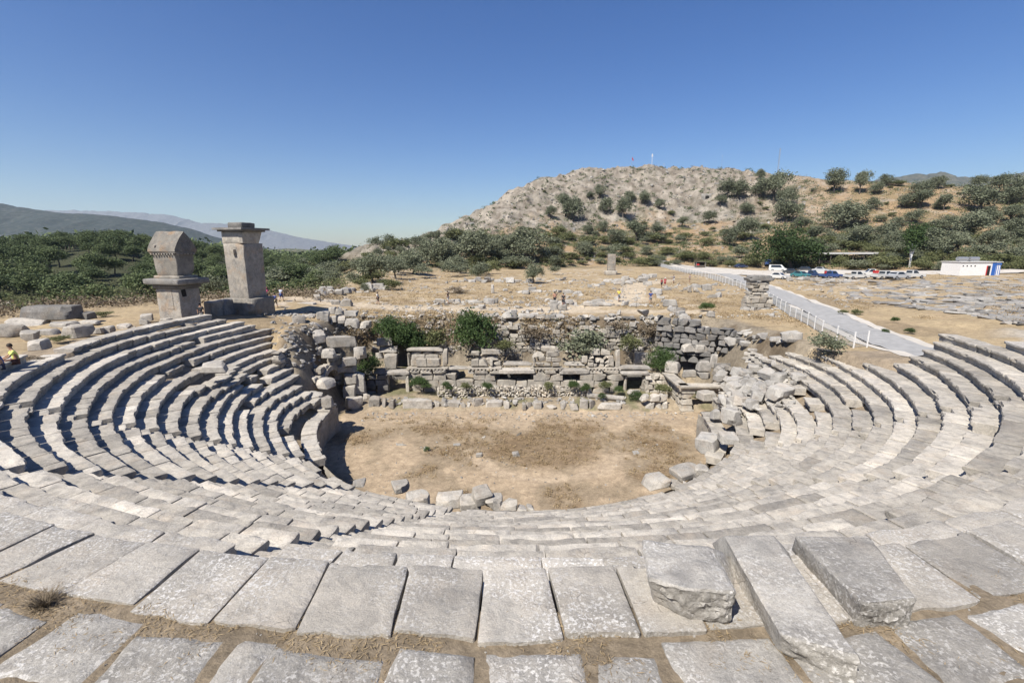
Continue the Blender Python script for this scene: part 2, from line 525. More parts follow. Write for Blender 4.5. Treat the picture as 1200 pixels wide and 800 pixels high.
M['olive'] = leaf_mat("olive_leaves", (.105,.120,.075), (.225,.24,.16))
M['green'] = leaf_mat("broad_leaves", (.036,.064,.022), (.095,.14,.048))
M['carob'] = leaf_mat("dark_carob_leaves", (.024,.044,.016), (.062,.095,.034))
M['pine'] = leaf_mat("pine_needles", (.055,.080,.036), (.135,.165,.070), .12)
M['maquis'] = leaf_mat("maquis_leaves", (.09,.105,.045), (.19,.195,.09))
M['dry'] = leaf_mat("dry_twigs", (.12,.095,.065), (.25,.20,.14), .1)
M['drygrass'] = leaf_mat("dry_grass_blades", (.22,.16,.09), (.46,.36,.22), .2)
M['bark'] = simple("bark", (.10,.085,.07), .9, var=.4, scale=6)
M['asphalt'] = simple("asphalt", (.34,.335,.325), .9, var=.12, scale=1.5)
M['gravel'] = simple("pale_gravel", (.54,.50,.44), .95, var=.10, scale=.6)
M['dirt'] = simple("trodden_earth", (.50,.42,.32), .95, var=.14, scale=.7)
M['white'] = simple("white_paint", (.78,.77,.75), .6, var=.06)
M['metal'] = simple("galvanised_metal", (.5,.5,.5), .45, .7)
M['steel'] = simple("steel_mesh", (.42,.44,.46), .5, .5)
M['black'] = simple("shade_black", (.015,.014,.013), .9)  # near-black colour, also put where doorways and openings are only in shade
M['bluepaint'] = simple("blue_paint", (.03,.12,.42), .5)
M['red'] = simple("red_cloth", (.5,.03,.03), .8)
M['glass'] = simple("car_glass", (.02,.025,.03), .08, spec=.6)
M['tyre'] = simple("tyre_rubber", (.02,.02,.02), .8)
M['roofsheet'] = simple("pale_roof_sheet", (.55,.54,.52), .6, var=.15)
M['skin'] = simple("skin", (.42,.25,.17), .6)
M['hair'] = simple("hair", (.03,.02,.015), .7)

# ground: broad zones come from a colour attribute, the fine grain from noise
def ground_mat():
    m, nt, b = newmat("ground_earth")
    geo = nd(nt, "ShaderNodeNewGeometry"); v = geo.outputs["Position"]
    att = nd(nt, "ShaderNodeAttribute", attribute_name="zone")
    f1 = noise_node(nt, v, 2.2, 7, .7, .5)
    f2 = noise_node(nt, v, 14, 6, .75)
    f3 = noise_node(nt, v, .35, 5, .6)
    col = mixc(nt, 1.0, att.outputs["Color"], ramp(nt, f1, [(.28, (.62,.60,.57)), (.72, (1.30,1.28,1.24))]), 'MULTIPLY')
    col = mixc(nt, 1.0, col, ramp(nt, f2, [(.25, (.60,)*3), (.75, (1.32,)*3)]), 'MULTIPLY')
    col = mixc(nt, 1.0, col, ramp(nt, f3, [(.3, (.67,)*3), (.7, (.89,)*3)]), 'MULTIPLY')
    nt.links.new(col, b.inputs["Base Color"])
    h = math_n(nt, 'ADD', math_n(nt, 'MULTIPLY', f1, .6), math_n(nt, 'MULTIPLY', f2, .25))
    bp = nd(nt, "ShaderNodeBump"); bp.inputs["Strength"].default_value = .7; bp.inputs["Distance"].default_value = .15
    nt.links.new(h, bp.inputs["Height"]); nt.links.new(bp.outputs[0], b.inputs["Normal"])
    return m
M['ground'] = ground_mat()

# ------------------------------------------------------------------ ground sheet
def seg_dist(x, y, pts):
    d = np.full(np.shape(x), 1e9)
    for (a, b), (c, e) in zip(pts[:-1], pts[1:]):
        vx, vy = c - a, e - b
        t = np.clip(((x - a)*vx + (y - b)*vy)/(vx*vx + vy*vy), 0, 1)
        d = np.minimum(d, np.hypot(x - a - t*vx, y - b - t*vy))
    return d

PATHS = [([(-34, 62), (-22, 60), (-10, 57.5), (2, 56.0), (14, 55.5), (22, 54.5)], 1.7),
         ([(2, 56), (10, 60), (17, 66), (20, 78), (24, 92), (34, 104)], 2.0),
         ([(-34, 62), (-45, 66), (-60, 72)], 1.8)]

def build_ground():
    angs = np.concatenate([np.linspace(-62, 62, 470), np.linspace(62, 298, 50)[1:-1]])
    rhos = np.concatenate([np.geomspace(1.2, 140, 410), np.geomspace(140, 330, 190)[1:], np.geomspace(330, 8600, 76)[1:]])
    A, Rr = np.meshgrid(np.radians(angs), rhos)
    X = Rr*np.sin(A); Y = Rr*np.cos(A)
    Z = terrain(X, Y)
    t = X/np.maximum(Y, 1e-3)
    nA, nR = len(angs), len(rhos)
    V = np.stack([X, Y, Z], -1).reshape(-1, 3)
    i = np.arange(nR - 1)[:, None]*nA; j = np.arange(nA)[None]; j2 = (j + 1) % nA
    F = np.stack([i + j, i + j2, i + nA + j2, i + nA + j], -1).reshape(-1, 4)
    V = np.vstack([V, [[0, 0, gz(0, .01)]]])
    c = len(V) - 1
    F = F.tolist() + [(c, (a + 1) % nA, a) for a in range(nA)]
    me = bpy.data.meshes.new("ground")
    me.from_pydata(V.tolist(), [], F)
    # zones
    def mix(a, b, f): return a*(1 - f[..., None]) + np.array(b)*f[..., None]
    n1 = fbm(X*.11, Y*.11, seed=31, octv=5); n2 = fbm(X*.45, Y*.45, seed=37, octv=4); n3 = fbm(X*1.3, Y*1.3, seed=41, octv=3)
    col = np.zeros(X.shape + (3,)) + np.array([.43, .34, .215])            # dry grass
    col = mix(col, [.40, .31, .20], sstep(.1, .8, n2))
    col = mix(col, [.30, .235, .155], sstep(.35, 1.0, n1)*.8)
    col = mix(col, [.54, .48, .40], sstep(.35, .7, fbm(X*.8, Y*.8, seed=51, octv=3))*sstep(-.2, .6, fbm(X*.05, Y*.05, seed=52, octv=3))*.9)  # stony
    # hill: reddish earth, scrub, bare rock
    tt = np.clip(np.where(Y > 5, t, -3), -3, 3)
    y0 = np.interp(tt, RT, FY); y1 = np.interp(tt, RT, RY)
    u = (Y - y0)/(y1 - y0)
    msk = sstep(-.62, -.36, tt)
    hm = msk*sstep(-.15, .1, u)
    col = mix(col, [.33, .235, .145], hm*.85)
    col = mix(col, [.24, .19, .11], hm*sstep(.0, .5, n1)*.7)
    col = mix(col, [.13, .125, .06], hm*sstep(.1, .45, fbm(X*.12, Y*.2, seed=61, octv=4))*sstep(.75, .45, u))
    rk = hm*sstep(.36, .62, u + .12*n1)*sstep(.75, .42, tt)
    rockc = np.array([.31, .295, .27])*(0.86 + .42*np.clip(n2 + .6*n3, -1, .8)[..., None])
    col = col*(1 - rk[..., None]*.78) + rockc*rk[..., None]*.78
    rk2 = hm*sstep(.35, .8, n2 + n3*.3)*.6
    col = mix(col, [.40, .36, .31], rk2)
    # left: maquis and pine wood floor
    rho = np.hypot(X, Y)
    lm = sstep(-.28, -.48, tt)*sstep(64, 95, rho)*(X < 0)
    col = mix(col, [.15, .125, .08], lm*.9)
    col = mix(col, [.045, .055, .025], lm*sstep(110, 150, rho)*.9)
    col = mix(col, [.055, .065, .035], sstep(420, 800, rho)*.9)
    # earth terrace behind the seating, gutter
    r = np.hypot(X - TX, Y - TY)
    b = (r > 29.4) & (Y < 12)
    col[b] = np.array([.255, .21, .155])*(1 + .25*n3[b][:, None])
    under = (r > 14.4) & (r <= 29.4) & (Y < 33)
    col[under] = np.array([.33, .27, .20])
    # orchestra floor
    orch = (Y < 40.8) & (((r <= 14.45) & (Y < 37)) | ((Y >= 34) & (np.abs(X - 1.5) < 16.6)))
    o = np.zeros(X.shape + (3,)) + np.array([.335, .268, .188])
    dn = fbm(X*.35 + 3, Y*.35, seed=71, octv=4)
    o = mix(o, [.45, .355, .25], sstep(.1, .6, -dn))
    o = mix(o, [.255, .185, .115], sstep(.05, .7, dn)*.9)
    o = mix(o, [.23, .165, .10], sstep(3.6, 2.4, np.hypot((X - 2.6)/1.25, Y - 32.6))*.75)
    o = mix(o, [.50, .40, .29], sstep(.75, .3, np.abs(np.hypot((X - 2.6)/1.25, (Y - 32.3)) - 4.2) + .25*n3)*sstep(33.5, 31, Y)*.9)
    o = mix(o, [.46, .37, .27], sstep(36.3, 38.3, Y + .5*n3)*.75)
    col[orch] = o[orch]
    stg = (Y >= 40.8) & (Y < 50.5) & (X > -16) & (X < 20)
    s_ = np.zeros(X.shape + (3,)) + np.array([.36, .30, .22]); s_ = mix(s_, [.20, .19, .11], sstep(.1, .6, n2))
    col[stg] = s_[stg]
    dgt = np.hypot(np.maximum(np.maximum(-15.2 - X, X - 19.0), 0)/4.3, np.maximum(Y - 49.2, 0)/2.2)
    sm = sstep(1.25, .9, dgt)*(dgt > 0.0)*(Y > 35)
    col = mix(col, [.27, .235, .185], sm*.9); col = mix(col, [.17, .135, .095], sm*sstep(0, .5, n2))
    for pts, wd in PATHS:
        d = seg_dist(X, Y, pts)
        col = mix(col, [.56, .475, .36], sstep(wd + .8, wd - .5, d + .5*n3)*.95)
    # rock pavement in the field at the right
    f = sstep(0, 5, X - (44 + (Y - 44)*.95))*sstep(10, 30, X)*sstep(120, 105, Y)*sstep(-.1, .25, n1 + .5*n2)*(Y > 20)
    col = mix(col, [.44, .42, .385], f*.85)
    ca = me.color_attributes.new("zone", 'FLOAT_COLOR', 'POINT')
    buf = np.ones((len(V), 4), np.float32); buf[:-1, :3] = np.clip(col.reshape(-1, 3), .01, .8); buf[-1, :3] = (.33, .27, .19)
    ca.data.foreach_set("color", buf.ravel())
    me.materials.append(M['ground'])
    me.polygons.foreach_set("use_smooth", np.ones(len(me.polygons), bool))
    tag(link("ground", me), kind="structure", label="dry stony ground of the site and the hill")
build_ground()

def strip(name, pts, width, lift, mat, kind="structure", step=1.0, **k):
    """a sheet laid along a line on the ground"""
    P = [np.array(p, float) for p in pts]
    out = []
    for a, b in zip(P[:-1], P[1:]):
        n = max(1, int(np.linalg.norm(b - a)/step))
        out += [a + (b - a)*i/n for i in range(n)]
    out.append(P[-1]); out = np.array(out)
    # smooth the line
    for _ in range(12): out[1:-1] = out[1:-1]*.5 + .25*(out[:-2] + out[2:])
    d = np.gradient(out, axis=0); d /= np.linalg.norm(d, axis=1)[:, None]
    nrm = np.stack([d[:, 1], -d[:, 0]], 1)
    cols = 5
    V, F = [], []
    for i in range(len(out)):
        wv = width if np.isscalar(width) else np.interp(i/(len(out)-1), np.linspace(0, 1, len(width)), width)
        zc = max(gz(*(out[i] + nrm[i]*s*wv)) for s in (-.5, -.25, 0, .25, .5)) + lift
        for c in range(cols):
            q = out[i] + nrm[i]*(c/(cols-1) - .5)*wv
            V.append((q[0], q[1], zc))
    for i in range(len(out)-1):
        for c in range(cols-1):
            a = i*cols + c; F.append((a, a+1, a+cols+1, a+cols))
    o = link(name, mesh_from(name, V, F, mat, None, 1.0))
    return tag(o, kind=kind, **k), out, nrm

# ------------------------------------------------------------------ seating
STAIRS = [-139.0, -119.3, -99.0, -61.0, -38.6]
PROF = [(.98, .0), (.72, .0), (.48, .0), (.24, .0), (.06, .0), (.015, -.012), (.0, -.05), (.0, -.115), (.035, -.15), (.10, -.19), (.11, -.46), (.98, -.46)]

def seat_block(V, F, T, k, a0, a1, depth, prof, rad, z, seed, q, seg=.13, tint=0.0, sl0=0.0, sl1=0.0):
    r = rad
    n = max(2, int(abs(a1 - a0)*r/seg))
    th = np.linspace(a0, a1, n + 1)
    # arris rows at the two ends
    e = .02/r
    th = np.concatenate([[th[0]], [th[0] + e], th[1:-1], [th[-1] - e], [th[-1]]])
    sh = np.zeros(len(th)); sh[0] = sh[-1] = .012
    pr = np.array(prof)
    dr, dz = q.normal(0, .014), q.normal(0, .008)
    tl, tr_ = q.normal(0, .008), q.normal(0, .012)
    base = len(V)
    am = (a0 + a1)/2
    pts = []
    for i, t in enumerate(th):
        fr = (t - am)*r
        sk = sl0 + (sl1 - sl0)*(t - a0)/(a1 - a0)
        for p, (ro, zo) in enumerate(pr):
            ro2 = ro*depth if ro > .2 else ro
            rr = r + ro2 + dr + tr_*fr*.5 + (sh[i] if ro < .2 else -sh[i])
            zz = z + zo + dz + tl*fr - (sh[i] if zo > -.1 else 0)
            t2 = t + sk*ro2/r
            pts.append((TX + rr*math.cos(t2), TY + rr*math.sin(t2), zz))
    P = np.array(pts)
    nz = fbm(P[:,0]*1.9, P[:,1]*1.9, P[:,2]*1.9, seed=101, octv=4)
    nf = fbm(P[:,0]*7, P[:,1]*7, P[:,2]*7, seed=111, octv=2)
    P[:, 2] += .016*nz + .006*nf
    # worn nosing
    m = len(pr)
    front = np.tile([1.0 if (a < .05 and b > -.14) else 0.25 if a < .2 else 0.0 for a, b in pr], len(th))
    ox, oy = (P[:,0]-TX), (P[:,1]-TY); L = np.hypot(ox, oy)
    chip = np.clip(fbm(P[:,0]*1.3, P[:,1]*1.3, P[:,2]*.5, seed=121, octv=4) - .22, 0, 1)*.20
    off = front*(.022*nf + .02*nz + chip)
    # ragged back edge and ends
    bk = np.tile([1.0 if a > .9 else 0.0 for a, b in pr], len(th))
    if depth > 1.2: off = off + bk*(.055*nz + .03*fbm(P[:,0]*4, P[:,1]*4, seed=131, octv=3) - .02)
    en = np.zeros(len(P)); en[:m*2] = 1; en[-2*m:] = -1
    eo = en*(.012 + .012*nz + .010*nf)*(1.0 if depth < 1.2 else 1.2)
    P[:,0] += -oy/L*eo; P[:,1] += ox/L*eo
    P[:,0] += ox/L*off; P[:,1] += oy/L*off; P[:,2] -= front*chip*.35
    V.extend(P.tolist()); T.extend([tint]*len(P))
    for i in range(len(th)-1):
        for p in range(m):
            p2 = (p+1) % m
            F.append((base+i*m+p, base+i*m+p2, base+(i+1)*m+p2, base+(i+1)*m+p))
    F.append(tuple(base + p for p in range(m-1, -1, -1)))
    F.append(tuple(base + (len(th)-1)*m + p for p in range(m)))

def build_seating():
    root = empty("theatre_seating", (0, 0, 0))
    tag(root, "sweeping semicircle of grey limestone seat rows around the brown orchestra floor", "theatre seats")
    for k in range(-2, 16):
        q = np.random.default_rng(500 + k)
        V, F, T = [], [], []
        r, z = row_r(k), row_z(k)
        depth = 1.26 if k == -2 else .98
        a, aend = math.radians(left_end(k)), math.radians(right_end(k))
        slant = 0.0
        while a < aend - .3/r:
            adeg = math.degrees(a)
            nxt = min([math.radians(s - math.degrees(.42/r)) for s in STAIRS if math.radians(s) - .42/r > a + 1e-4] + [aend])
            ins = [s for s in STAIRS if abs(a - (math.radians(s) - .42/r)) < 1e-3]
            if ins and k > -2:
                # stair flight: the front half of the tread is cut down to a step
                b = a + .84/r
                seat_block(V, F, T, k, a + .01/r, b - .012/r, .62, [(p if p < .2 else p, h*.6 if h < -.2 else h) for p, h in PROF], r + .34, z, k, q, tint=q.normal(0, .06))
                seat_block(V, F, T, k, a + .01/r, b - .012/r, .6, PROF, r + .01, z - .21, k, q, tint=q.normal(0, .06))
                a = b; continue
            L = q.choice([.8, .95, 1.1, 1.25, 1.5])*q.uniform(.9, 1.1) if k == -2 else q.uniform(.8, 1.9)
            b = min(a + L/r, nxt)
            if nxt - b < .45/r: b = nxt
            # subsidence: some stretches have slipped or are gone
            aw = adeg if adeg > -360 else adeg
            sl = .16*float(vnoise(a*3.1, k*.33, seed=77)) + .07*float(vnoise(a*9, k*.9, seed=78))
            dzb = .05*float(vnoise(a*4, k*.5 + 9, seed=79))
            left_side = sstep(-150, -170, adeg)
            sl = sl*(.5 + 1.3*left_side); dzb *= (.6 + 1.5*left_side)
            hole = math.exp(-(((adeg + 172)/7.0)**2 + ((k - 7.5)/2.2)**2))
            sl += .75*hole*math.sin(k*1.3); dzb -= .30*hole
            right_side = sstep(-45, -15, adeg)
            sl += .22*right_side*float(vnoise(a*6, k*.8, seed=87))
            miss = q.random() < (.02 + .28*hole + .05*right_side*(k > 7) + .03*left_side)
            if k == -2: sl *= .25; dzb *= .3; miss = False
            ns = float(np.clip(q.normal(0, .10), -.2, .2)) if k == -2 else float(q.normal(0, .04))
            dd = depth*(q.uniform(.93, 1.05) if k == -2 else 1)
            if not miss:
                gap = q.uniform(.002, .012) if k > -2 else q.uniform(.003, .02)
                seat_block(V, F, T, k, a + gap/r, b - gap/r, dd, PROF, r + sl, z + dzb, k, q, seg=.11 if k < 3 else .16, tint=float(np.clip(q.normal(0, .10), -.25, .2)), sl0=slant, sl1=ns)
            elif len(V):
                link("seat_row", mesh_from("seat_row", V, F, M['slab'] if k <= -1 else M['seat'], T, .6), root)
                V, F, T = [], [], []
            slant = ns
            a = b
        if len(V): link("seat_row", mesh_from("seat_row", V, F, M['slab'] if k <= -1 else M['seat'], T, .6), root)
    # the podium ring: long slabs in front of a narrow gutter, standing on a wall
    for a0, a1 in ((-184, -142.4), (-36, -3)):
        q = np.random.default_rng(int(a0 + 900)); V, F, T = [], [], []
        a = math.radians(a0)
        while a < math.radians(a1) - .02:
            b = min(a + q.uniform(.9, 1.7)/14.4, math.radians(a1))
            seat_block(V, F, T, 17, a + .001, b - .001, 1.0, [(p, h) for p, h in PROF], 14.15 + q.normal(0, .05), 2.42 + q.normal(0, .05), 1, q, tint=q.normal(0, .06))
            a = b
        link("podium_slab", mesh_from("podium_slab", V, F, M['seat'], T, .6), root)
    # podium wall
    q = np.random.default_rng(33)
    V, F, T = [], [], []
    th = np.radians(np.linspace(-186, 0, 260)); zz = np.linspace(-.2, 2.0, 14)
    for t in th:
        for z in zz:
            n_ = float(fbm(np.array([t*14*.7]), np.array([z*.9]), seed=201, octv=3)[0])
            crs = .03*(abs((z/.55) % 1 - .5) > .42)
            rr = 14.32 + .05*n_ + crs
            V.append((TX + rr*math.cos(t), TY + rr*math.sin(t), z)); T.append(.1*n_)
    nz_ = len(zz)
    F = [(i*nz_ + j, i*nz_ + j + 1, (i+1)*nz_ + j + 1, (i+1)*nz_ + j) for i in range(len(th)-1) for j in range(nz_-1)]
    link("podium_wall", mesh_from("podium_wall", V, F, M['wall'], T, 1.0), root)
    # rubble and earth core closing the bank under the rows
    return root
seating = build_seating()

# ------------------------------------------------------------------ far ridges
def ridge(name, pts, Yd, depth, cols, base, label, seed, rough=.12):
    px = np.array([p[0] for p in pts], float); py = np.array([p[1] for p in pts], float)
    X = []; H = []
    n = 1000
    for i in range(n):
        a = px[0] + (px[-1]-px[0])*i/(n-1)
        d = ray_dir(a, np.interp(a, px, py)); s = Yd/d[1]
        X.append(d[0]*s); H.append(CZ + d[2]*s)
    X = np.array(X); H = np.array(H)
    ed = np.minimum(np.arange(n), np.arange(n)[::-1])
    m = 44
    v = np.linspace(-1, 1, m)
    XX, VV = np.meshgrid(X, v, indexing='ij')
    HH = np.repeat(H[:, None], m, 1)
    YY = Yd + VV*depth
    sc = 6.0/depth
    rn = 1 - np.abs(fbm(XX*sc, YY*sc*.6, seed=seed, octv=5))
    prof = np.clip(1 - np.abs(VV)**1.15, 0, 1)
    Z = base + (HH - base)*prof*(1 + rough*(rn - .8)*(np.abs(VV) > .02)*np.clip(np.abs(VV)*4, 0, 1)) + (HH-base)*.02*fbm(XX*sc*3, YY*sc*3, seed=seed+3)
    V = np.stack([XX, YY, Z], -1).reshape(-1, 3)
    F = [(i*m+j, (i+1)*m+j, (i+1)*m+j+1, i*m+j+1) for i in range(n-1) for j in range(m-1)]
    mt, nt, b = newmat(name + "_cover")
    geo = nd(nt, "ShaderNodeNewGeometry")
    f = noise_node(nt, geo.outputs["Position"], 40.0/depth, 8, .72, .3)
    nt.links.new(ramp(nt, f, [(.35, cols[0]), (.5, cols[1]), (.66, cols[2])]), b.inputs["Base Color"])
    o = link(name, mesh_from(name, V, F, mt, None, 3.2))
    return tag(o, kind="structure", label=label)

ridge("hills", [(-420, 236), (-150, 236), (0, 238), (30, 243), (60, 248), (130, 252), (180, 258), (215, 267), (250, 279), (290, 288), (335, 296)], 2500, 900,
      [(.012, .022, .018), (.026, .034, .026), (.075, .075, .065)], -60, "grey green wooded mountain slope at the far left", 301)
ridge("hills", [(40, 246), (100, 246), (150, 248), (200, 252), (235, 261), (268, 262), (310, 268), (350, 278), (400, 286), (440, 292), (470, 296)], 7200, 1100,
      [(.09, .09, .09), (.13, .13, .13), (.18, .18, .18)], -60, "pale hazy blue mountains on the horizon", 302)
ridge("hills", [(255, 300), (300, 293), (335, 291), (380, 293), (430, 292), (470, 294), (520, 297)], 1500, 500,
      [(.035, .05, .022), (.07, .08, .04), (.22, .18, .12)], -40, "low wooded hill beyond the valley", 303)
ridge("hills", [(900, 222), (1000, 212), (1040, 209), (1070, 204), (1100, 202), (1140, 207), (1170, 207), (1200, 202), (1260, 200), (1400, 206)], 3000, 900,
      [(.03, .04, .03), (.07, .07, .05), (.13, .12, .09)], -60, "blue grey mountain behind the right hand ridge", 304)

# ------------------------------------------------------------------ plants
def leaves(centres, size, q, flat=0.0, tints=None, aspect=.55):
    n = len(centres)
    a = q.normal(size=(n, 3)); a[:, 2] *= (1 - flat)
    a /= np.linalg.norm(a, axis=1)[:, None]
    b = q.normal(size=(n, 3)); b -= (b*a).sum(1)[:, None]*a
    b /= np.linalg.norm(b, axis=1)[:, None]
    s = size*q.uniform(.6, 1.3, n)[:, None]
    V = np.stack([centres - a*s, centres - b*s*aspect, centres + a*s, centres + b*s*aspect], 1).reshape(-1, 3)
    F = np.arange(4*n).reshape(n, 4)
    T = np.repeat(tints if tints is not None else q.uniform(0, 1, n), 4)
    return V, F, T

def crown(name, seed, rx, rz, zc, clumps, per, leaf, mat, clump_r=.30, flat_bottom=.5, lobes=5, extra=None):
    """leaf clumps gathered into uneven lobes"""
    q = np.random.default_rng(seed)
    lob = []
    for i in range(lobes):
        an = 2*math.pi*i/lobes + q.uniform(-.5, .5); rr = q.uniform(.25, .62)*rx
        lob.append((rr*math.cos(an), rr*math.sin(an), zc + q.uniform(-.35, .5)*rz, q.uniform(.42, .68)))
    lob.append((0, 0, zc + .35*rz, .6))
    cs, ts = [], []
    for _ in range(clumps):
        l = lob[q.integers(len(lob))]
        d = q.normal(size=3); d /= np.linalg.norm(d)
        if d[2] < -flat_bottom: d[2] *= -.4
        rad = q.uniform(.72, 1.05)
        c = np.array([l[0] + d[0]*l[3]*rx*rad, l[1] + d[1]*l[3]*rx*rad, l[2] + d[2]*l[3]*rz*rad])
        cr = clump_r*min(rx, rz)*q.uniform(.6, 1.2)
        p = c + q.normal(size=(per, 3))*np.array([cr, cr, cr*.75])*.55
        cs.append(p); ts.append(np.clip(q.uniform(.1, .9) + q.normal(0, .12, per), 0, 1))
    P = np.vstack(cs); Tn = np.concatenate(ts)
    P[:, 2] = np.maximum(P[:, 2], .05)
    V, F, T = leaves(P, leaf, q, .3, Tn)
    return mesh_from(name, V, F, mat, T, None)

def trunk(name, seed, h, r, spread, mat, limbs=5, fork=.4):
    q = np.random.default_rng(seed); m = MB()
    p = Vector((0, 0, -.3)); rr = r*1.3
    top = Vector((q.uniform(-.1, .1)*h, q.uniform(-.1, .1)*h, h*fork))
    mid = (p + top)/2 + Vector((q.uniform(-.06, .06)*h, q.uniform(-.06, .06)*h, 0))
    m.tube(p, mid, rr, r, 7); m.tube(mid, top, r, r*.8, 7)
    for i in range(limbs):
        an = 2*math.pi*i/limbs + q.uniform(-.4, .4)
        e = top + Vector((math.cos(an)*spread*q.uniform(.4, .8), math.sin(an)*spread*q.uniform(.4, .8), h*q.uniform(.3, .55)))
        k = top.lerp(e, .5) + Vector((0, 0, h*.06))
        m.tube(top, k, r*.55, r*.38, 6); m.tube(k, e, r*.38, r*.12, 6)
    return m.mesh(name, mat)

# unit-height variants; instances are scaled
OLIVE = [(trunk("trunk", 40+i, 1.0, .045, .42, M['bark'], 5, .28), crown("crown", 50+i, .50, .46, .55, 120, 28, .034, M['olive'], .33, .75, 5+i % 2)) for i in range(4)]
BROAD = [(trunk("trunk", 60+i, 1.0, .035, .5, M['bark'], 6, .22), crown("crown", 70+i, .64, .50, .52, 210, 40, .026, M['carob'], .30, .8, 7)) for i in range(2)]
PINE = [(trunk("trunk", 80+i, 1.0, .028, .2, M['bark'], 4, .5), crown("crown", 90+i, .42, .40, .60, 110, 34, .028, M['pine'], .36, .6, 5)) for i in range(4)]
SLIM = [(trunk("trunk", 66, 1.0, .03, .14, M['white'], 4, .22), crown("crown", 77, .24, .46, .60, 90, 26, .028, M['green'], .4, .6, 5))]
BUSH = [crown("maquis_bush", 120+i, .62, .50, .42, 70, 24, .045, M['maquis'], .36, .3, 5) for i in range(4)]
OBUSH = [crown("olive_bush", 130+i, .58, .55, .48, 70, 24, .045, M['olive'], .36, .3, 5) for i in range(3)]
GBUSH = [crown("green_bush", 140+i, .62, .52, .45, 130, 34, .030, M['green'], .30, .3, 6) for i in range(3)]
DBUSH = [crown("dry_bush", 150+i, .70, .40, .32, 60, 26, .045, M['dry'], .40, .3, 5) for i in range(3)]

def tree(kind, var, loc, h, name, label, group, q, wide=1.0):
    t = empty(name, loc, q.uniform(0, 6.28), label=label, cat="tree", group=group)
    tm, cm = kind[var % len(kind)]
    s = (h*wide, h*wide, h)
    link("trunk", tm, t, scale=s); link("crown", cm, t, scale=s)
    return t

def bush(kind, loc, h, wide, name, label, group, q, cat="bush"):
    o = link(name, kind[q.integers(len(kind))], None, loc, (0, 0, q.uniform(0, 6.28)), (h*wide, h*wide, h))
    return tag(o, label, cat, group)

qt = np.random.default_rng(4)
G_OL = "olive trees on the stony hillside"
# olive trees seen on the hill: foot of the trunk in the photograph's survey, height in its pixels, width factor
OL = [(702,231,12,1),(691,234,7,1.1),(661,254,22,.8),(672,259,24,.9),(711,250,15,1),(731,256,20,.8),(737,240,13,1),(755,239,13,1),(772,244,9,1.2),(645,255,11,1),
      (744,283,20,1.1),(722,288,18,1),(707,272,11,1.2),(684,301,15,1.1),(652,305,14,1),(637,305,13,1),(615,306,33,1.1),(606,303,24,1),(852,234,18,1),(866,234,19,1),(891,231,18,1),
      (891,211,10,.9),(844,241,10,1.1),(874,252,13,1.2),(856,288,18,1),(872,281,21,1.1),(908,239,30,.8),(922,240,18,1),(964,210,6,1),(979,226,22,.9),(1008,227,21,.7),(1027,228,12,1.1),
      (1036,218,11,1.1),(1060,244,13,1.2),(1079,245,18,1.2),(1080,229,15,1.2),(1100,221,12,1.3),(1146,221,12,1.3),(1171,229,20,1.1),(1145,249,28,1.1),(1181,239,16,1.2),(1191,239,24,1),
      (1106,247,16,.9),(921,262,24,1),(986,270,28,1.1),(1002,266,22,1.2),(1007,293,24,1),(1038,284,21,1.1),(1093,303,30,1.1),(1136,281,26,1.2),(1120,297,20,1.2),(1165,290,20,1.3),(1190,285,24,1.2),
      (438,331,28,1.2),(463,327,20,1.2),(484,321,26,1.1),(517,314,30,1.1),(559,311,34,1.1),(538,321,18,1.2),(585,307,16,1.2),(513,282,10,1),(443,302,9,1.1),(455,298,8,1),(470,298,9,1.1),(590,302,20,1.2),
      (574,306,22,1.2),(500,312,20,1.2),(528,306,22,1.2),(548,300,20,1.2),(566,296,16,1.2),(600,292,14,1.1),(620,285,12,1.1),(1062,300,24,1.2),(1046,296,20,1.1),(955,284,16,1.2),(940,270,14,1.2),
      (1155,262,16,1.3),(1110,270,14,1.3),(1185,262,18,1.2),(1070,262,14,1.2),(1022,246,12,1.2),(830,262,12,1.2),(800,266,10,1.3),(770,276,12,1.2),(690,275,10,1.2)]
for i, (px, py, hp, wd) in enumerate(OL):
    g = G(px, py)
    tree(OLIVE, i, g, hp*g[1]/FPX*1.12, "olive_tree", "silvery olive tree with a rounded crown on the stony hillside", G_OL, qt, wd)
g = G(625, 332); tree(OLIVE, 1, g, 21*g[1]/FPX, "olive_tree", "small lone olive tree standing in dry grass among ruined walls of the agora", None, qt, 1.0)
g = G(926, 315); tree(BROAD, 0, g, 50*g[1]/FPX, "carob_tree", "broad dark green spreading tree shading the parked cars", None, qt, 1.15)
g = G(1064, 313); tree(SLIM, 0, g, 42*g[1]/FPX, "poplar_tree", "slim bright green tree with a whitewashed trunk behind the parked pickups", None, qt, 1.0)
g = G(1076, 300); tree(BROAD, 1, g, 36*g[1]/FPX, "green_tree", "bushy mid green tree behind the car park, left of the white building", None, qt, .8)
for px, py, hp, wd, lb in [(333,343,26,1.5,"rounded dark olive bush just right of the tall pillar tomb, beyond the blue shirted walker"),(366,337,20,1.3,"dark round olive bush on the edge of the plateau above the valley"),
                       (387,333,14,1.6,"low grey olive bush beside the dark round bush at the valley edge"),(250,352,26,.9,"pale olive tree between the two tall tombs")]:
    g = G(px, py); bush(OBUSH, g, hp*g[1]/FPX*1.05, wd, "olive_bush", lb, "olive bushes along the valley edge", qt)

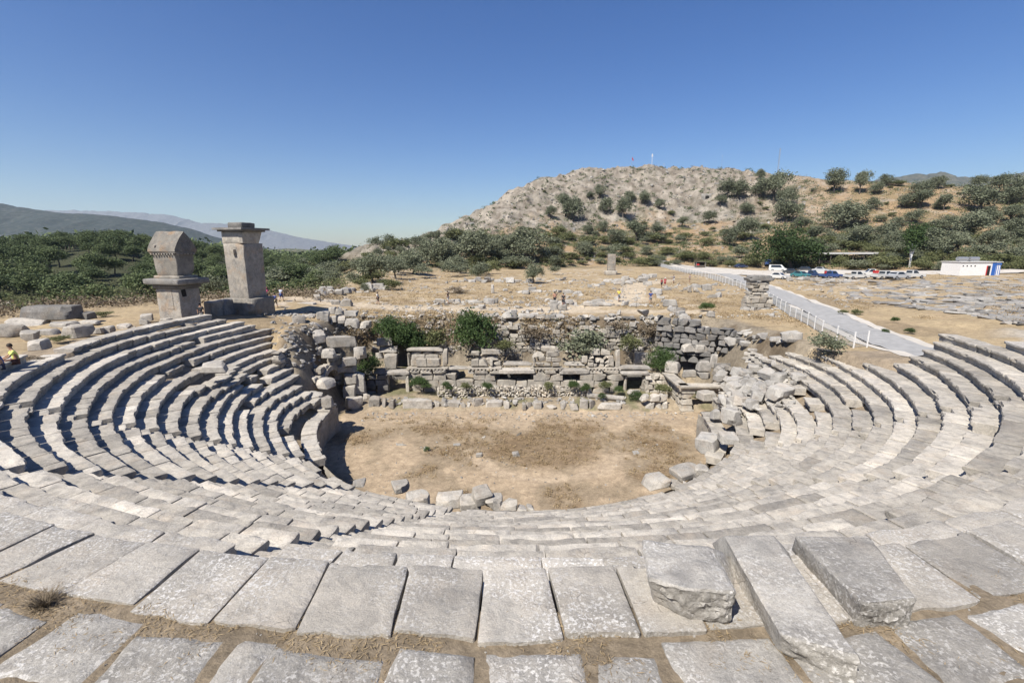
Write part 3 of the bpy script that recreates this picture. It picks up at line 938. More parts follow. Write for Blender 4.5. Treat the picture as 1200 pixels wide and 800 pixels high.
# maquis bushes on the hillside, thick at its foot
def hill_uv(x, y):
    t = x/y
    return (y - np.interp(t, RT, FY))/(np.interp(t, RT, RY) - np.interp(t, RT, FY)), t
cnt = 0
LBH = "low olive green maquis bush among dry grass on the hillside"
while cnt < 298:
    t = qt.uniform(-.34, 1.12); y = qt.uniform(128, 300); x = t*y
    u, _ = hill_uv(x, y)
    if u < -.05 or u > .98: continue
    dens = .85*math.exp(-((u - .18)/.26)**2) + .12
    if t > .5: dens = dens*.8 + .22
    if t < .05: dens = .55*(u < .5) + .05
    if u > .45 and t < .5: dens *= .35
    dens *= .35 + .9*float(sstep(-.3, .4, fbm(np.array([x*.03]), np.array([y*.045]), seed=91, octv=2))[0])
    if qt.random() > dens: continue
    h = qt.uniform(1.6, 3.9) * (1.1 if u < .4 else .8)
    bush(BUSH if qt.random() < .72 else OBUSH, (x, y, gz(x, y) - .1), h, qt.uniform(1.0, 2.1), "maquis_bush", LBH, "maquis bushes on the hillside", qt)
    cnt += 1

# pine wood at the left
cnt = 0
pts = []
while cnt < 295:
    t = qt.uniform(-1.35, -.36); rho = 118 + (360 - 118)*qt.random()**.75
    y = rho/math.hypot(1, t); x = t*y
    if any((x-a)**2 + (y-b)**2 < 26 for a, b in pts[-295:]): continue
    pts.append((x, y))
    tree(PINE, cnt, (x, y, gz(x, y)), qt.uniform(4.6, 7.6), "pine_tree", "dark green pine tree in the dense wood left of the tombs", "pine trees of the wood on the left", qt, qt.uniform(1.15, 1.5))
    cnt += 1

def clump_field(name, places, mat, per, leaf, spread, kind="stuff", label=None, seed=5):
    q = np.random.default_rng(seed)
    P, T = [], []
    for (x, y, z, h, wd) in places:
        p = q.normal(size=(per, 3))*np.array([wd*.5, wd*.5, h*.3]) + np.array([x, y, z + h*.5])
        p[:, 2] = np.maximum(p[:, 2], z + .03)
        P.append(p); T.append(np.clip(q.uniform(.1, .9) + q.normal(0, .1, per), 0, 1))
    V, F, T2 = leaves(np.vstack(P), leaf, q, .3, np.concatenate(T))
    return tag(link(name, mesh_from(name, V, F, mat, T2, None)), label, None, None, kind)

pl = []
n = 2600
t = -qt.uniform(.02, 1.4, n); rho = np.exp(qt.uniform(math.log(330), math.log(1300), n)); y = rho/np.hypot(1, t); x = t*y
ok = (t < -.20) | (rho > 500)
x, y = x[ok], y[ok]
z = terrain(x, y)
pl = [(a, b, c, qt.uniform(5, 8), qt.uniform(5, 9)) for a, b, c in zip(x, y, z)]
clump_field("distant_wood", pl, M['pine'], 20, 1.5, 1, label="far off wood filling the valley")
n = 900
t = -qt.uniform(.36, 1.5, n); rho = qt.uniform(66, 122, n); y = rho/np.hypot(1, t); x = t*y; z = terrain(x, y)
pl = [(a, b, c, qt.uniform(.5, 1.4), qt.uniform(1.0, 2.4)) for a, b, c in zip(x, y, z)]
clump_field("dry_scrub", pl, M['dry'], 34, .16, 1, label="grey brown dry scrub between the tombs and the pine wood", seed=6)
n = 1000
t = -qt.uniform(.36, 1.5, n); rho = qt.uniform(78, 175, n); y = rho/np.hypot(1, t); x = t*y; z = terrain(x, y)
pl = [(a, b, c, qt.uniform(1.0, 2.6), qt.uniform(1.4, 3)) for a, b, c in zip(x, y, z)]
clump_field("green_scrub", pl, M['maquis'], 60, .18, 1, label="dull green scrub at the foot of the pine wood", seed=8)

pl = []
while len(pl) < 4200:
    t = qt.uniform(-.3, 1.15, 400); y = qt.uniform(130, 300, 400); x = t*y
    u = (y - np.interp(t, RT, FY))/(np.interp(t, RT, RY) - np.interp(t, RT, FY))
    ok = (u > 0) & (u < 1) & (qt.random(400) < .35 + .5*sstep(-.2, .3, fbm(x*.05, y*.07, seed=92, octv=3)))
    x, y, t = x[ok], y[ok], t[ok]; z = terrain(x, y)
    pl += [(a, b, c - .05, qt.uniform(.5, 1.3), qt.uniform(.7, 1.9)*(1 + .6*(d > .5))) for a, b, c, d in zip(x, y, z, t)]
clump_field("low_scrub", pl[:3000], M['pine'], 34, .26, 1, label="low green scrub dotted over the rocky hillside", seed=31)
clump_field("dry_scrub", pl[3000:], M['dry'], 22, .20, 1, label="brown dry scrub dotted over the rocky hillside", seed=32)
LBL = "grey green olive bush crowding the foot of the hill on the left"
gg = np.vstack([Gs(qt.uniform(425, 585, 44), qt.uniform(284, 327, 44)), Gs(qt.uniform(335, 470, 34), qt.uniform(312, 344, 34))])
for g in gg:
    if 60 < g[1] < 260: bush(OBUSH if qt.random() < .6 else BUSH, g - np.array([0, 0, .1]), qt.uniform(9, 17)*g[1]/FPX, qt.uniform(1.0, 1.6), "olive_bush", LBL, "olive bushes at the left foot of the hill", qt)
cnt = 0
while cnt < 70:
    t = qt.uniform(.55, 1.2); y = qt.uniform(122, 215); x = t*y
    u, _ = hill_uv(x, y)
    if not .03 < u < .85: continue
    bush(OBUSH if qt.random() < .6 else BUSH, (x, y, gz(x, y) - .1), qt.uniform(2.2, 4.2), qt.uniform(1.1, 1.7), "olive_bush", "tall grey green olive bush on the slope behind the car park", "olive bushes behind the car park", qt); cnt += 1

# rocks strewn on the hill
STONES = []
for i in range(10):
    q_ = np.random.default_rng(900+i)
    STONES.append(rough_stone((1, q_.uniform(.6, 1), q_.uniform(.45, .8)), 900+i, .34, .08, .06, .25))

def stone_field(name, places, mat, label, seed=1, tintv=.15, flat=.75, tilt=.25):
    """places: x, y, z, size - one mesh of loose stones nobody could count"""
    q = np.random.default_rng(seed)
    V, F, T = [], [], []; base = 0
    for (x, y, z, s) in places:
        Q, f = STONES[q.integers(len(STONES))]
        Mx = np.array(Euler((q.normal(0, tilt), q.normal(0, tilt), q.uniform(0, 6.28))).to_matrix())
        P = (Q*np.array([s*q.uniform(.8, 1.3), s*q.uniform(.7, 1.1), s*flat*q.uniform(.7, 1.3)])) @ Mx.T + np.array([x, y, z + s*.16*flat])
        V.append(P); F += [tuple(a + base for a in g_) for g_ in f]; base += len(P)
        T += [float(q.normal(0, tintv))]*len(P)
    return tag(link(name, mesh_from(name, np.vstack(V), F, mat, T, .42)), label, None, None, "stuff")

pl = []
while len(pl) < 2700:
    t = qt.uniform(-.2, .95); y = qt.uniform(150, 305); x = t*y
    u, _ = hill_uv(x, y)
    if not -.02 < u < 1.02: continue
    rocky = (u > .42 and t < .62)
    if qt.random() > (.95 if rocky else .22): continue
    s = (qt.uniform(.5, 1.3) if qt.random() > .10 else qt.uniform(1.3, 3.0)) if rocky else qt.uniform(.4, 1.5)
    pl.append((x, y, gz(x, y) - s*.22, s))
stone_field("hillside_rocks", pl, M['outcrop'], "grey limestone outcrops and scree covering the upper hill", 11)

# ------------------------------------------------------------------ masonry
def add_stone(acc, c, d, rz, seed, res=.4, wear=.05, rough=.02, skew=.05, rx=0, ry=0, tint=0.0):
    Q, f = rough_stone(d, seed, res, wear, rough, skew)
    Mx = np.array(Euler((rx, ry, rz)).to_matrix())
    P = Q @ Mx.T + np.array(c)
    b = acc['n']
    acc['v'].append(P); acc['f'] += [tuple(a + b for a in g_) for g_ in f]; acc['t'] += [tint]*len(P); acc['n'] += len(P)

def acc(): return {'v': [], 'f': [], 't': [], 'n': 0}

def acc_build(a, name, mat, parent=None, **k):
    return link(name, mesh_from(name, np.vstack(a['v']), a['f'], mat, a['t'], .42), parent, **k)

def masonry(a, p0, p1, z0, ztop, thick, course, blen, seed, rough=.03, wear=.05, skip=None, res=.5, jag=0.0, tintv=.09):
    """coursed stones along p0-p1; ztop may be a function of the distance 0..1"""
    q = np.random.default_rng(seed)
    p0, p1 = np.array(p0, float), np.array(p1, float)
    L = np.linalg.norm(p1 - p0); u = (p1 - p0)/L; rz = math.atan2(u[1], u[0])
    zt = ztop if callable(ztop) else (lambda s: ztop)
    z = z0; i = 0
    zm = max(zt(s) for s in np.linspace(0, 1, 15))
    while z < zm - .02:
        h = min(course*q.uniform(.85, 1.15), max(.12, zm - z)); s = -q.uniform(0, blen*.5)
        while s < L:
            l = blen*q.uniform(.6, 1.4); m = s + l/2
            if m > 0 and m < L and z + h*.6 < zt(m/L) + q.normal(0, jag) and not (skip and skip(m, z + h/2)):
                s0, s1 = max(s, 0), min(s + l, L)
                if s1 - s0 > .1:
                    c = p0 + u*(s0 + s1)/2
                    add_stone(a, (c[0] + q.normal(0, rough*.5), c[1] + q.normal(0, rough*.5), z + h/2), (s1 - s0 - .012, thick*q.uniform(.92, 1.08), h - .008), rz + q.normal(0, .01), seed*7 + i, res, wear, rough, .03, tint=float(q.normal(0, tintv)))
            s += l; i += 1
        z += h

def block(name, pos, d, rz, seed, label, group=None, mat='block', rx=0.0, ry=0.0, res=.22, wear=.06, rough=.03, skew=.10, cat="stone block"):
    Q, f = rough_stone(d, seed, res, wear, rough, skew)
    o = link(name, mesh_from(name, Q, f, M[mat], [0.0]*len(Q), .42), None, (pos[0], pos[1], pos[2] + d[2]/2 - .04), (rx, ry, rz))
    return tag(o, label, cat, group)

def pblock(px, py, z, wpx, hpx, depth, label, group=None, rz=0.0, seed=None, name="fallen_block", mat='block', **k):
    """a block whose foot is surveyed at a place of the photograph, at height z"""
    p = AZ(px, py, z); m = p[1]/FPX
    w_, h_ = max(.2, wpx*m), max(.2, hpx*m*1.02)
    return block(name, (p[0], p[1] + depth/2, z), (w_, depth, h_), rz, seed if seed is not None else int(px*31 + py), label, group, mat, **k)

# ------------------------------------------------------------------ stage building
stage = empty("stage_building", (2.5, 46, 0.4))
tag(stage, "ruined stone stage wall with four broken piers and two dark doorways behind the orchestra", "stage building")
def sx(px, Y=46.0): return (px - 600)/FPX*(Y*math.cos(PIT) + (14.8-2)*math.sin(PIT))
a_ = acc()
def stage_skip(m, z):
    x = -12.6 + m
    for c, w_, top in ((sx(467), 1.0, 2.05), (sx(742), .85, 2.05)):
        if abs(x - c) < w_ and z < top: return True
    if -5.6 < x < -4.6 and z > 1.5: return True
    for c, w_ in ((sx(604), 1.3), (sx(672), 1.1)):
        if abs(x - c) < w_ and 1.35 < z < 2.1: return True
    return False
masonry(a_, (-12.6, 45.9), (sx(776), 45.5), .1, 2.25, .8, .70, 1.5, 41, rough=.02, wear=.02, skip=stage_skip, res=.35, tintv=.05)
acc_build(a_, "wall", M['wall'], stage)
# wall between stage and the retaining wall at the left, in shade
for (a, b, nm, sd, wd, top) in ((sx(478), sx(526), "pier", 51, 0, 4.75), (sx(548), sx(588), "pier", 52, 0, 4.55), (sx(621), sx(659), "pier", 53, 0, 4.75), (sx(686), sx(728), "pier", 54, 0, 4.7)):
    pc = empty(nm, (0, 0, 0)); pc.parent = stage
    ac = acc(); q = np.random.default_rng(sd)
    masonry(ac, (a + .1, 45.75), (b - .1, 45.72), 2.26, 2.62, .95, .36, 1.3, sd + 100, rough=.02, res=.3)
    if sd == 51:
        masonry(ac, (a + .45, 45.9), (b - .75, 45.9), 2.95, 3.75, .7, .8, 1.3, 251, rough=.03, wear=.05, res=.25)
        masonry(ac, (a + .35, 46.3), (b - .6, 46.3), 2.9, 4.45, .6, .6, 1.4, 351, rough=.03, wear=.05, res=.3)
        add_stone(ac, ((a + b)/2 - .2, 46.3, 4.58), (b - a - .5, .9, .26), 0, 61, .25, .05, .03)
        add_stone(ac, (b - .32, 46.2, 3.8), (.5, .8, 1.75), .02, 62, .3); add_stone(ac, (a + .16, 46.4, 3.55), (.3, .6, 1.3), 0, 63, .3)
    elif sd == 52:
        masonry(ac, (a + .3, 45.95), (b - .9, 45.95), 2.95, 3.7, .8, .78, .9, 252, rough=.04, wear=.06, res=.25)
        masonry(ac, (a + .9, 46.4), (b - .1, 46.4), 2.9, 4.1, .6, .55, 1.0, 352, rough=.04, wear=.07, res=.3, jag=.2)
        add_stone(ac, (a + .75, 46.2, 4.22), (.95, .8, .42), .06, 64, .2, .06, .03); add_stone(ac, (b - 1.1, 46.3, 4.36), (1.9, .8, .5), -.02, 65, .2, .05, .03)
    elif sd == 53:
        masonry(ac, (a + .25, 45.9), (b - .2, 45.9), 2.95, 3.95, .8, .5, .75, 253, rough=.05, wear=.07, res=.25, jag=.2)
        add_stone(ac, (a + .8, 46.2, 4.1), (1.2, .8, .42), 0, 66, .2, .06, .04); add_stone(ac, (b - .95, 46.1, 4.2), (1.5, .9, .55), .1, 67, .2, .06, .04)
        add_stone(ac, (b - 1.3, 46.2, 4.68), (1.75, 1.0, .62), -.12, 68, .18, .12, .06)
    else:
        masonry(ac, (a + .2, 46.0), (b - .85, 46.0), 2.9, 4.0, .8, .42, .6, 254, rough=.07, wear=.07, res=.25, jag=.3)
        add_stone(ac, (b - .38, 46.2, 3.75), (.6, .9, 1.75), .03, 69, .3); add_stone(ac, (b - 1.15, 46.0, 3.5), (.6, .8, 1.1), 0, 70, .25)
        add_stone(ac, (a + .95, 46.4, 4.3), (.95, .8, .6), .05, 71, .2, .06, .04); add_stone(ac, (a + 2.0, 46.45, 4.3), (.95, .8, .62), -.03, 72, .2, .06, .04); add_stone(ac, (a - .15, 46.3, 3.6), (.6, .7, .8), .1, 73, .2, .06, .04)
    acc_build(ac, "pier_blocks", M['wall'], pc)
    md = MB()
    md.box(((a+b)/2, 45.78, 2.80), (b - a - .06, .9, .10))
    n = int((b - a)/.36)
    for i in range(n):
        md.box((a + .18 + i*(b - a - .2)/n + .05, 45.37, 2.69), (.19, .22, .15), tint=float(q.normal(0, .08)))
    md.build("dentil_course", M['wall'], pc)
ac = acc()
for i, (px0, px1, z, Y, th) in enumerate([(448, 481, 2.2, 45.6, .34), (526, 552, 2.55, 46.3, .22), (584, 626, 2.3, 45.7, .42), (590, 624, 2.9, 46.6, .25), (655, 690, 2.25, 45.7, .45), (660, 684, 2.9, 46.5, .24), (726, 760, 2.25, 45.4, .30), (724, 764, 2.65, 45.9, .28)]):
    a, b = sx(px0, Y), sx(px1, Y)
    ac = acc(); add_stone(ac, ((a+b)/2, Y, z + th/2), (b - a, 1.15, th), 0, 700 + i, .25, .05, .05, .04, tint=.05)
    acc_build(ac, "lintel", M['block'], stage)
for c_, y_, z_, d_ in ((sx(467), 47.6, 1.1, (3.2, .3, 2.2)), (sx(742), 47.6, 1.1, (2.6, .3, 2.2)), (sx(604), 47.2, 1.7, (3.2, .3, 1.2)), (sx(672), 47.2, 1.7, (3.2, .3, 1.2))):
    md = MB(); md.box((c_, y_, z_), d_); md.build("back_panel", M['darkstone'], stage)  # dark stone panels put the shade behind the openings into colour
# door jambs
for px in (455, 479, 732, 753):
    ac = acc(); add_stone(ac, (sx(px), 45.4, 1.15), (.36, .5, 2.0), 0, px, .35); acc_build(ac, "door_jamb", M['wall'], stage)
ac = acc(); masonry(ac, (sx(753), 45.1), (sx(778), 45.1), .2, 2.3, .8, .55, .8, 77, res=.3); acc_build(ac, "buttress", M['wall'], stage)

rb = acc(); masonry(rb, (sx(512, 44), 43.9), (sx(694, 44), 43.8), .3, 1.55, .6, .22, .34, 88, rough=.05, wear=.05, res=.3, jag=.12)
tag(acc_build(rb, "rubble_wall", M['wall']), "low dry rubble wall of small stones in front of the stage piers", "wall")

world_kids(stage)
# low blocks along the front of the stage
fw = empty("stage_front_wall", (2, 40.9, .1)); tag(fw, "broken row of low stone blocks along the front edge of the stage", "wall")
q = np.random.default_rng(5)
for (p0, p1, top, bot) in [(432,445,461,477),(446,452,463,477),(455,462,465,478),(472,507,466,477.5),(508,516,468,477),(517,524,466,477),(525,539,468,477),(540,546,469,477),(547,551,468,477),(552,556,467,477),(556,566,465,477),(569,589,467.5,477),(590,597,468,478),(612,617,470,479),(617,625,469,478),(625,635,469,478),(640,653,474,478),(655,666,470,478),(667,678,470,479),(679,690,466,478),(691,699,467,478),(700,728,470.5,478.5)]:
    pa, pb = AZ(p0, bot + 2, .05), AZ(p1, bot + 2, .05)
    m = pa[1]/FPX; h = (bot - top)*m*1.0
    d = q.uniform(.5, .8)
    Q, f = rough_stone((pb[0] - pa[0], d, max(.3, h)), int(p0), .2, .06, .035, .06)
    link("wall_block", mesh_from("wall_block", Q, f, M['block'], [float(q.normal(0, .08))]*len(Q), .42), fw, ((pa[0] + pb[0])/2 - 2, pa[1] + d/2 - 40.9, .05 + max(.3, h)/2 - .1), (q.normal(0, .04), q.normal(0, .03), q.normal(0, .05)))
pl = [(AZ(qt.uniform(432, 740), 474, .5)[0], qt.uniform(41.3, 43.2), .42, qt.uniform(.15, .5)) for _ in range(170)]
stone_field("stage_rubble", pl, M['rubble'], "loose broken stones strewn over the stage floor", 12)
pl = [(qt.uniform(-13, 16), 40.4 - abs(qt.normal(0, .9)), 0.0, qt.uniform(.06, .24)) for _ in range(230)]
stone_field("loose_stones", pl, M['rubble'], "small loose stones scattered in front of the stage", 13)
# fallen column shaft
m_ = MB(); p = AZ(688, 465, .5); e = AZ(731, 470, .45)
m_.tube((0, 0, 0), (e[0]-p[0], e[1]-p[1], .02), .27, .25, 20)
tag(m_.build("column_shaft", M['block'], None, 1.0, loc=(p[0], p[1], .68)), "fallen plain column shaft lying before the right hand stage pier", "column")
pblock(743, 466, .3, 14, 11, .6, "grey block with a rounded top at the foot of the right dark doorway", rz=.2)
# two-course block wall at the right end of the stage
ac = acc(); p = AZ(751, 481, 0); e = AZ(786, 480, 0)
masonry(ac, (p[0], p[1]+.4), (e[0], e[1]+.4), 0, 1.55, .8, .76, 1.0, 95, wear=.08, res=.22, rough=.04)
tag(acc_build(ac, "block_wall", M['block']), "two course wall of squared blocks at the right end of the stage front", "wall")

# ------------------------------------------------------------------ gateway with entablature at the right parodos
gw = empty("gateway", AZ(815, 482, 0)); tag(gw, "moulded stone gateway with heavy cornice beside the right end of the stage", "gateway")
g0 = np.array(gw.location)
def rel(p): return (p[0]-g0[0], p[1]-g0[1], p[2]-g0[2])
def prism_part(nm, prof, x0, x1, y, z, par, mat):
    n = len(prof); V = [(x0, y + a, z + b) for a, b in prof] + [(x1, y + a, z + b) for a, b in prof]
    F = [(i, n+i, n+(i+1) % n, (i+1) % n) for i in range(n)] + [tuple(range(n)), tuple(range(2*n-1, n-1, -1))]
    return link(nm, mesh_from(nm, V, F, mat, None, .4), par)
xl, xr = AZ(797, 482, 0)[0], AZ(842, 482, 0)[0]
ac = acc()
for i, (z0_, h_) in enumerate(((0, .62), (.62, .6), (1.22, .55))): add_stone(ac, rel((xl + .62, g0[1] + .3, z0_ + h_/2)), (1.02, .7, h_ - .01), 0, 300 + i, .25, .03, .012, .01)
acc_build(ac, "pilaster", M['wall'], gw)
mb = MB(); mb.box(rel((xl + .62, g0[1] + .28, 1.82)), (1.16, .8, .12)); mb.box(rel((xl + .62, g0[1] + .28, .08)), (1.16, .82, .16)); mb.build("capital", M['wall'], gw)
ac = acc(); add_stone(ac, rel((xr - .1, g0[1] + .5, .9)), (.42, .7, 1.8), 0, 311, .3, .03, .015, .01); acc_build(ac, "door_jamb", M['wall'], gw)
CORN = [(0, 0), (-.06, 0), (-.06, .14), (-.14, .14), (-.14, .28), (-.34, .36), (-.38, .46), (-.38, .56), (.7, .56), (.7, 0)]
prism_part("entablature", CORN, xl - .12 - g0[0], xr + .35 - g0[0], g0[1] + .1 - g0[1], 1.89, gw, M['wall'])
# return of the cornice running back towards the stage wall
n = len(CORN)
pa = np.array([xl - .05, g0[1] + .1]); pb = np.array([sx(779, 45.4), 45.2])
dirv = (pb - pa)/np.linalg.norm(pb - pa); nn = np.array([dirv[1], -dirv[0]]); nn = nn if nn[0] < 0 else -nn
V = []
for pp in (pa, pb):
    for a, b in CORN: V.append(rel((pp[0] - nn[0]*a*1.0, pp[1] - nn[1]*a*1.0, 1.89 + b)))
F = [(i, n+i, n+(i+1) % n, (i+1) % n) for i in range(n)] + [tuple(range(n)), tuple(range(2*n-1, n-1, -1))]
link("entablature", mesh_from("entablature", V, F, M['wall'], None, .4), gw)
ac = acc(); masonry(ac, rel((pa[0]+.3, pa[1]+.3, 0))[:2], rel((pb[0]+.3, pb[1], 0))[:2], 0, 1.88, .6, .55, .8, 97, res=.3)
acc_build(ac, "side_wall", M['wall'], gw)

GR = "blocks on top of the right parodos"
for i, (px, py, z, wp, hp, d, rz, lb) in enumerate([
    (752, 427, 2.3, 17, 14, .9, 0, "hollow fronted square block standing left of the green shrub on the stage end"),
    (765, 427, 2.4, 13, 10, .8, .2, "cube of stone beside the leafy shrub above the right doorway"),
    (768, 410, 3.0, 9, 18, .6, .15, "tall upright slab with a slanting top behind the right doorway"),
    (774, 400, 3.6, 9, 9, .7, .25, "pale squared block leaning at the top of the upright slab"),
    (784, 416, 3.0, 12, 10, .7, -.1, "small pale block resting in the green shrub"),
    (790, 437, 2.5, 16, 13, 1.0, -.5, "wedge shaped block on the cornice corner of the gateway"),
    (808, 442, 2.45, 17, 8, .7, 0, "long moulded block lying on the gateway cornice"),
    (826, 444, 2.5, 17, 8, .8, 0, "flat grey block beside the moulded block on the gateway"),
    (826, 435, 3.2, 16, 12, .7, .1, "block with a round hollow in its end, above the gateway"),
    (836, 432, 3.2, 9, 18, .6, 0, "tall pale slab standing near the small arch"),
    (825, 413, 4.2, 18, 9, .9, 0, "dark topped long block behind the tall pale slab"),
    (808, 412, 4.2, 14, 10, .9, .05, "squared block with a deep joint below the boulder wall"),
    (843, 459, 1.8, 11, 10, .8, 0, "cube shaped block at the right end of the gateway cornice"),
    (832, 470, 1.9, 20, 10, 1.2, .1, "long pale block lying at the head of the right podium wall"),
    ]):
    pblock(px, py, z, wp, hp, d, lb, GR, rz)
# small vault arch
ar = empty("small_arch", AZ(851, 441, 2.9)); tag(ar, "small round arch of pale voussoirs at the head of the right seating", "arch")
mb = MB(); 
for i in range(9):
    t0, t1 = math.pi*i/9, math.pi*(i+1)/9 - .02
    pr = [(math.cos(t)*r_, math.sin(t)*r_) for t, r_ in ((t0, .62), (t1, .62), (t1, 1.0), (t0, 1.0))]
    mb.prism(pr, 0, .8, tint=float(np.random.default_rng(i).normal(0, .08)))
mb.build("arch_ring", M['block'], ar)
mb = MB(); mb.box((0, 1.0, .3), (1.5, .2, 1.4)); mb.build("shade_plate", M['darkstone'], ar)  # dark plate, the shade inside the arch as colour

# ------------------------------------------------------------------ walls of the scarp behind the stage
ac = acc()
masonry(ac, (-3.5, 50.3), (20.5, 50.5), 1.2, lambda s: 5.9 + .8*float(fbm(np.array([s*9]), np.array([0.5]), seed=7, octv=3)[0]), 1.0, .42, .75, 131, rough=.03, wear=.03, res=.4, jag=.4, tintv=.07)
tag(acc_build(ac, "retaining_wall", M['wall']), "weathered masonry wall of the scarp behind the stage piers", "wall")
ac = acc()
masonry(ac, (15.4, 49.3), (20.8, 46.4), 3.0, lambda s: 7.6 - 1.0*s, 1.1, .62, .9, 133, rough=.07, wear=.07, res=.3, jag=.25)
masonry(ac, (20.8, 46.4), (23.8, 42.6), 4.4, lambda s: 6.8 - .3*s, 1.1, .55, .8, 134, rough=.07, wear=.07, res=.3, jag=.3)
tag(acc_build(ac, "boulder_wall", M['darkstone']), "high wall of dark rough boulders curving round the right end of the stage", "wall")

gg = Gs(qt.uniform(440, 800, 700), qt.uniform(370, 412, 700))
gg = gg[(gg[:,1] > 48.6) & (gg[:,1] < 52.2)]
stone_field("scarp_rocks", [(g[0], g[1], g[2] - .03, qt.uniform(.2, .8)) for g in gg], M['block'], "grey rocks sticking out of the scarp behind the stage", 25)
# ------------------------------------------------------------------ left parodos
ac = acc()
pA, pB = AZ(324, 432, 5.0), AZ(360, 414, 4.9)
masonry(ac, pA[:2], pB[:2], 4.2, 6.3, .7, .5, 1.3, 141, res=.3, wear=.04)
tag(acc_build(ac, "end_wall", M['wall']), "smooth coursed end wall closing the upper left seat rows, its face in shadow", "wall")
# vault passage
vp = empty("vaulted_passage", AZ(386, 468, 1.0)); tag(vp, "dark arched vault mouth under the left end of the seating", "arch")
v0 = np.array(vp.location)
pa = AZ(368, 470, 1.6); pb = AZ(398, 430, 3.4)
dv = np.array([pb[0]-pa[0], pb[1]-pa[1]]); Lv = np.linalg.norm(dv); ang = math.atan2(dv[1], dv[0])
ac = acc(); rr_ = .27*Lv
def vskip(m, z): return math.hypot((m - Lv*.55)/1.0, max(0, z - 2.4)) < rr_*1.05 and z < 2.4 + rr_*1.05
masonry(ac, pa[:2] - v0[:2], pb[:2] - v0[:2], 0.2 - v0[2], lambda s: 4.0 + .9*s - v0[2], .7, .5, .9, 143, res=.3, skip=lambda m, z: vskip(m, z + v0[2]))
acc_build(ac, "wall", M['wall'], vp)
mb = MB()
c2 = pa[:2] + dv*.55
for i in range(11):
    t0, t1 = math.pi*i/11, math.pi*(i+1)/11 - .015
    pr = [(math.cos(t)*r_, math.sin(t)*r_) for t, r_ in ((t0, rr_*.98), (t1, rr_*.98), (t1, rr_*1.32), (t0, rr_*1.32))]
    mb.prism(pr, -.42, .40, tint=float(np.random.default_rng(i+50).normal(0, .08)))
o = mb.build("arch_ring", M['wall'], vp, loc=(c2[0]-v0[0], c2[1]-v0[1], 2.4 - v0[2]), rot=(0, 0, ang))
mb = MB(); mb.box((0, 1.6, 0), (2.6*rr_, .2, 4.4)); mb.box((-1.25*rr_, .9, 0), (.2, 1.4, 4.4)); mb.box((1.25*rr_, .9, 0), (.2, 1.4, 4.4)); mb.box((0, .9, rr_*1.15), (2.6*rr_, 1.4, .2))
mb.build("vault_lining", M['darkstone'], vp, loc=(c2[0]-v0[0], c2[1]-v0[1], 2.0 - v0[2]), rot=(0, 0, ang))  # darker stone than the wall: shade of the passage put into the colour

GL = "tumbled blocks at the left end of the theatre"
Ls = [  # foot px, py, z, width px, height px, depth m, turn, label
    (348,384,6.9,14,14,1.1,.5,"large grey cube at the left end of the tumbled block wall"),
    (360,378,6.9,15,9,1.0,.3,"oblong block right of the large grey cube"),
    (377,378,7.0,14,13,1.0,.2,"tall rounded block in the middle of the tumbled wall"),
    (367,385,6.8,15,7,.8,.2,"low pale block in front of the tall rounded block"),
    (388,368,7.6,9,8,.8,0,"small square block on the upper course of the tumbled wall, left"),
    (397,369,7.6,10,8,.8,0,"small square block on the upper course of the tumbled wall, middle"),
    (411,371,7.6,14,7,.8,-.1,"flat long block on the upper course of the tumbled wall, right"),
    (391,378,6.9,8,8,.8,0,"lower course block under the small left square block"),
    (400,379,6.9,9,9,.8,0,"lower course block under the small middle square block"),
    (408,382,6.8,8,9,.8,-.1,"lower course block with rounded front below the flat long block"),
    (416,385,6.7,9,12,.8,-.3,"stacked corner block at the right end of the tumbled wall"),
    (427,385,6.7,12,9,.9,.1,"separate cube right of the tumbled wall, near the dark shrubs"),
    (404,361,7.3,14,10,1.2,.1,"short fat column drum lying by the dirt path"),
    (392,359,7.3,10,7,.9,.3,"rounded boulder left of the fat column drum"),
    (371,357,7.3,7,12,.6,.1,"upright square post stub beside the long dark slab"),
    (371,402,5.9,15,15,1.0,.7,"big wedge block leaning out over the lower terrace"),
    (398,407,5.4,34,13,.9,.25,"long dark faced wall block below the tumbled wall"),
    (369,417,4.9,12,9,.9,.1,"short block left of the long pale terrace block"),
    (383,420,4.9,17,11,.9,.05,"long pale terrace block above the vault mouth"),
    (364,424,4.7,9,6,.6,-.2,"small loose block on the ledge above the vault mouth"),
    (420,421,4.4,13,14,.9,.1,"squared grey block on top of the ivy grown pier"),
    (413,411,4.8,9,9,.8,.3,"smaller pale block behind the squared grey block on the pier"),
    (408,429,3.9,17,10,.9,.35,"tilted block left of the ivy grown pier"),
    (404,436,3.2,22,7,1.1,.1,"flat slab capping the ivy grown pier"),
    (410,450,2.1,16,13,1.0,.05,"upper block of the ivy grown pier"),
    (408,466,.9,15,15,1.0,.1,"lower block of the ivy grown pier standing in shade"),
    (420,462,1.0,14,26,.9,.1,"tall dark block behind the ivy grown pier"),
    (450,405,4.6,18,9,.9,.05,"smooth pale block topping the stack left of the stage"),
    (454,413,3.9,22,7,.9,.0,"second block from the top of the stack left of the stage"),
    (444,420,3.3,10,7,.9,.0,"lower left block of the stack left of the stage"),
    (457,432,2.4,16,17,.9,.0,"large lower block of the stack left of the stage"),
    (414,480,.1,19,15,.9,.7,"angular block lying in shade at the left edge of the orchestra"),
    (429,472,.2,10,11,.8,.3,"dark block behind the angular block at the orchestra edge"),
    (378,456,2.9,20,11,1.2,-.4,"loose flat block lying above the left podium wall"),
    (366,470,2.9,18,9,1.2,.6,"tilted slab on the innermost left seat rows"),
    (381,478,2.7,13,12,1.0,.9,"upright slab on the left podium edge"),
    (384,357,7.3,30,5,1.0,.05,"low slab before the upright post stub"),
]
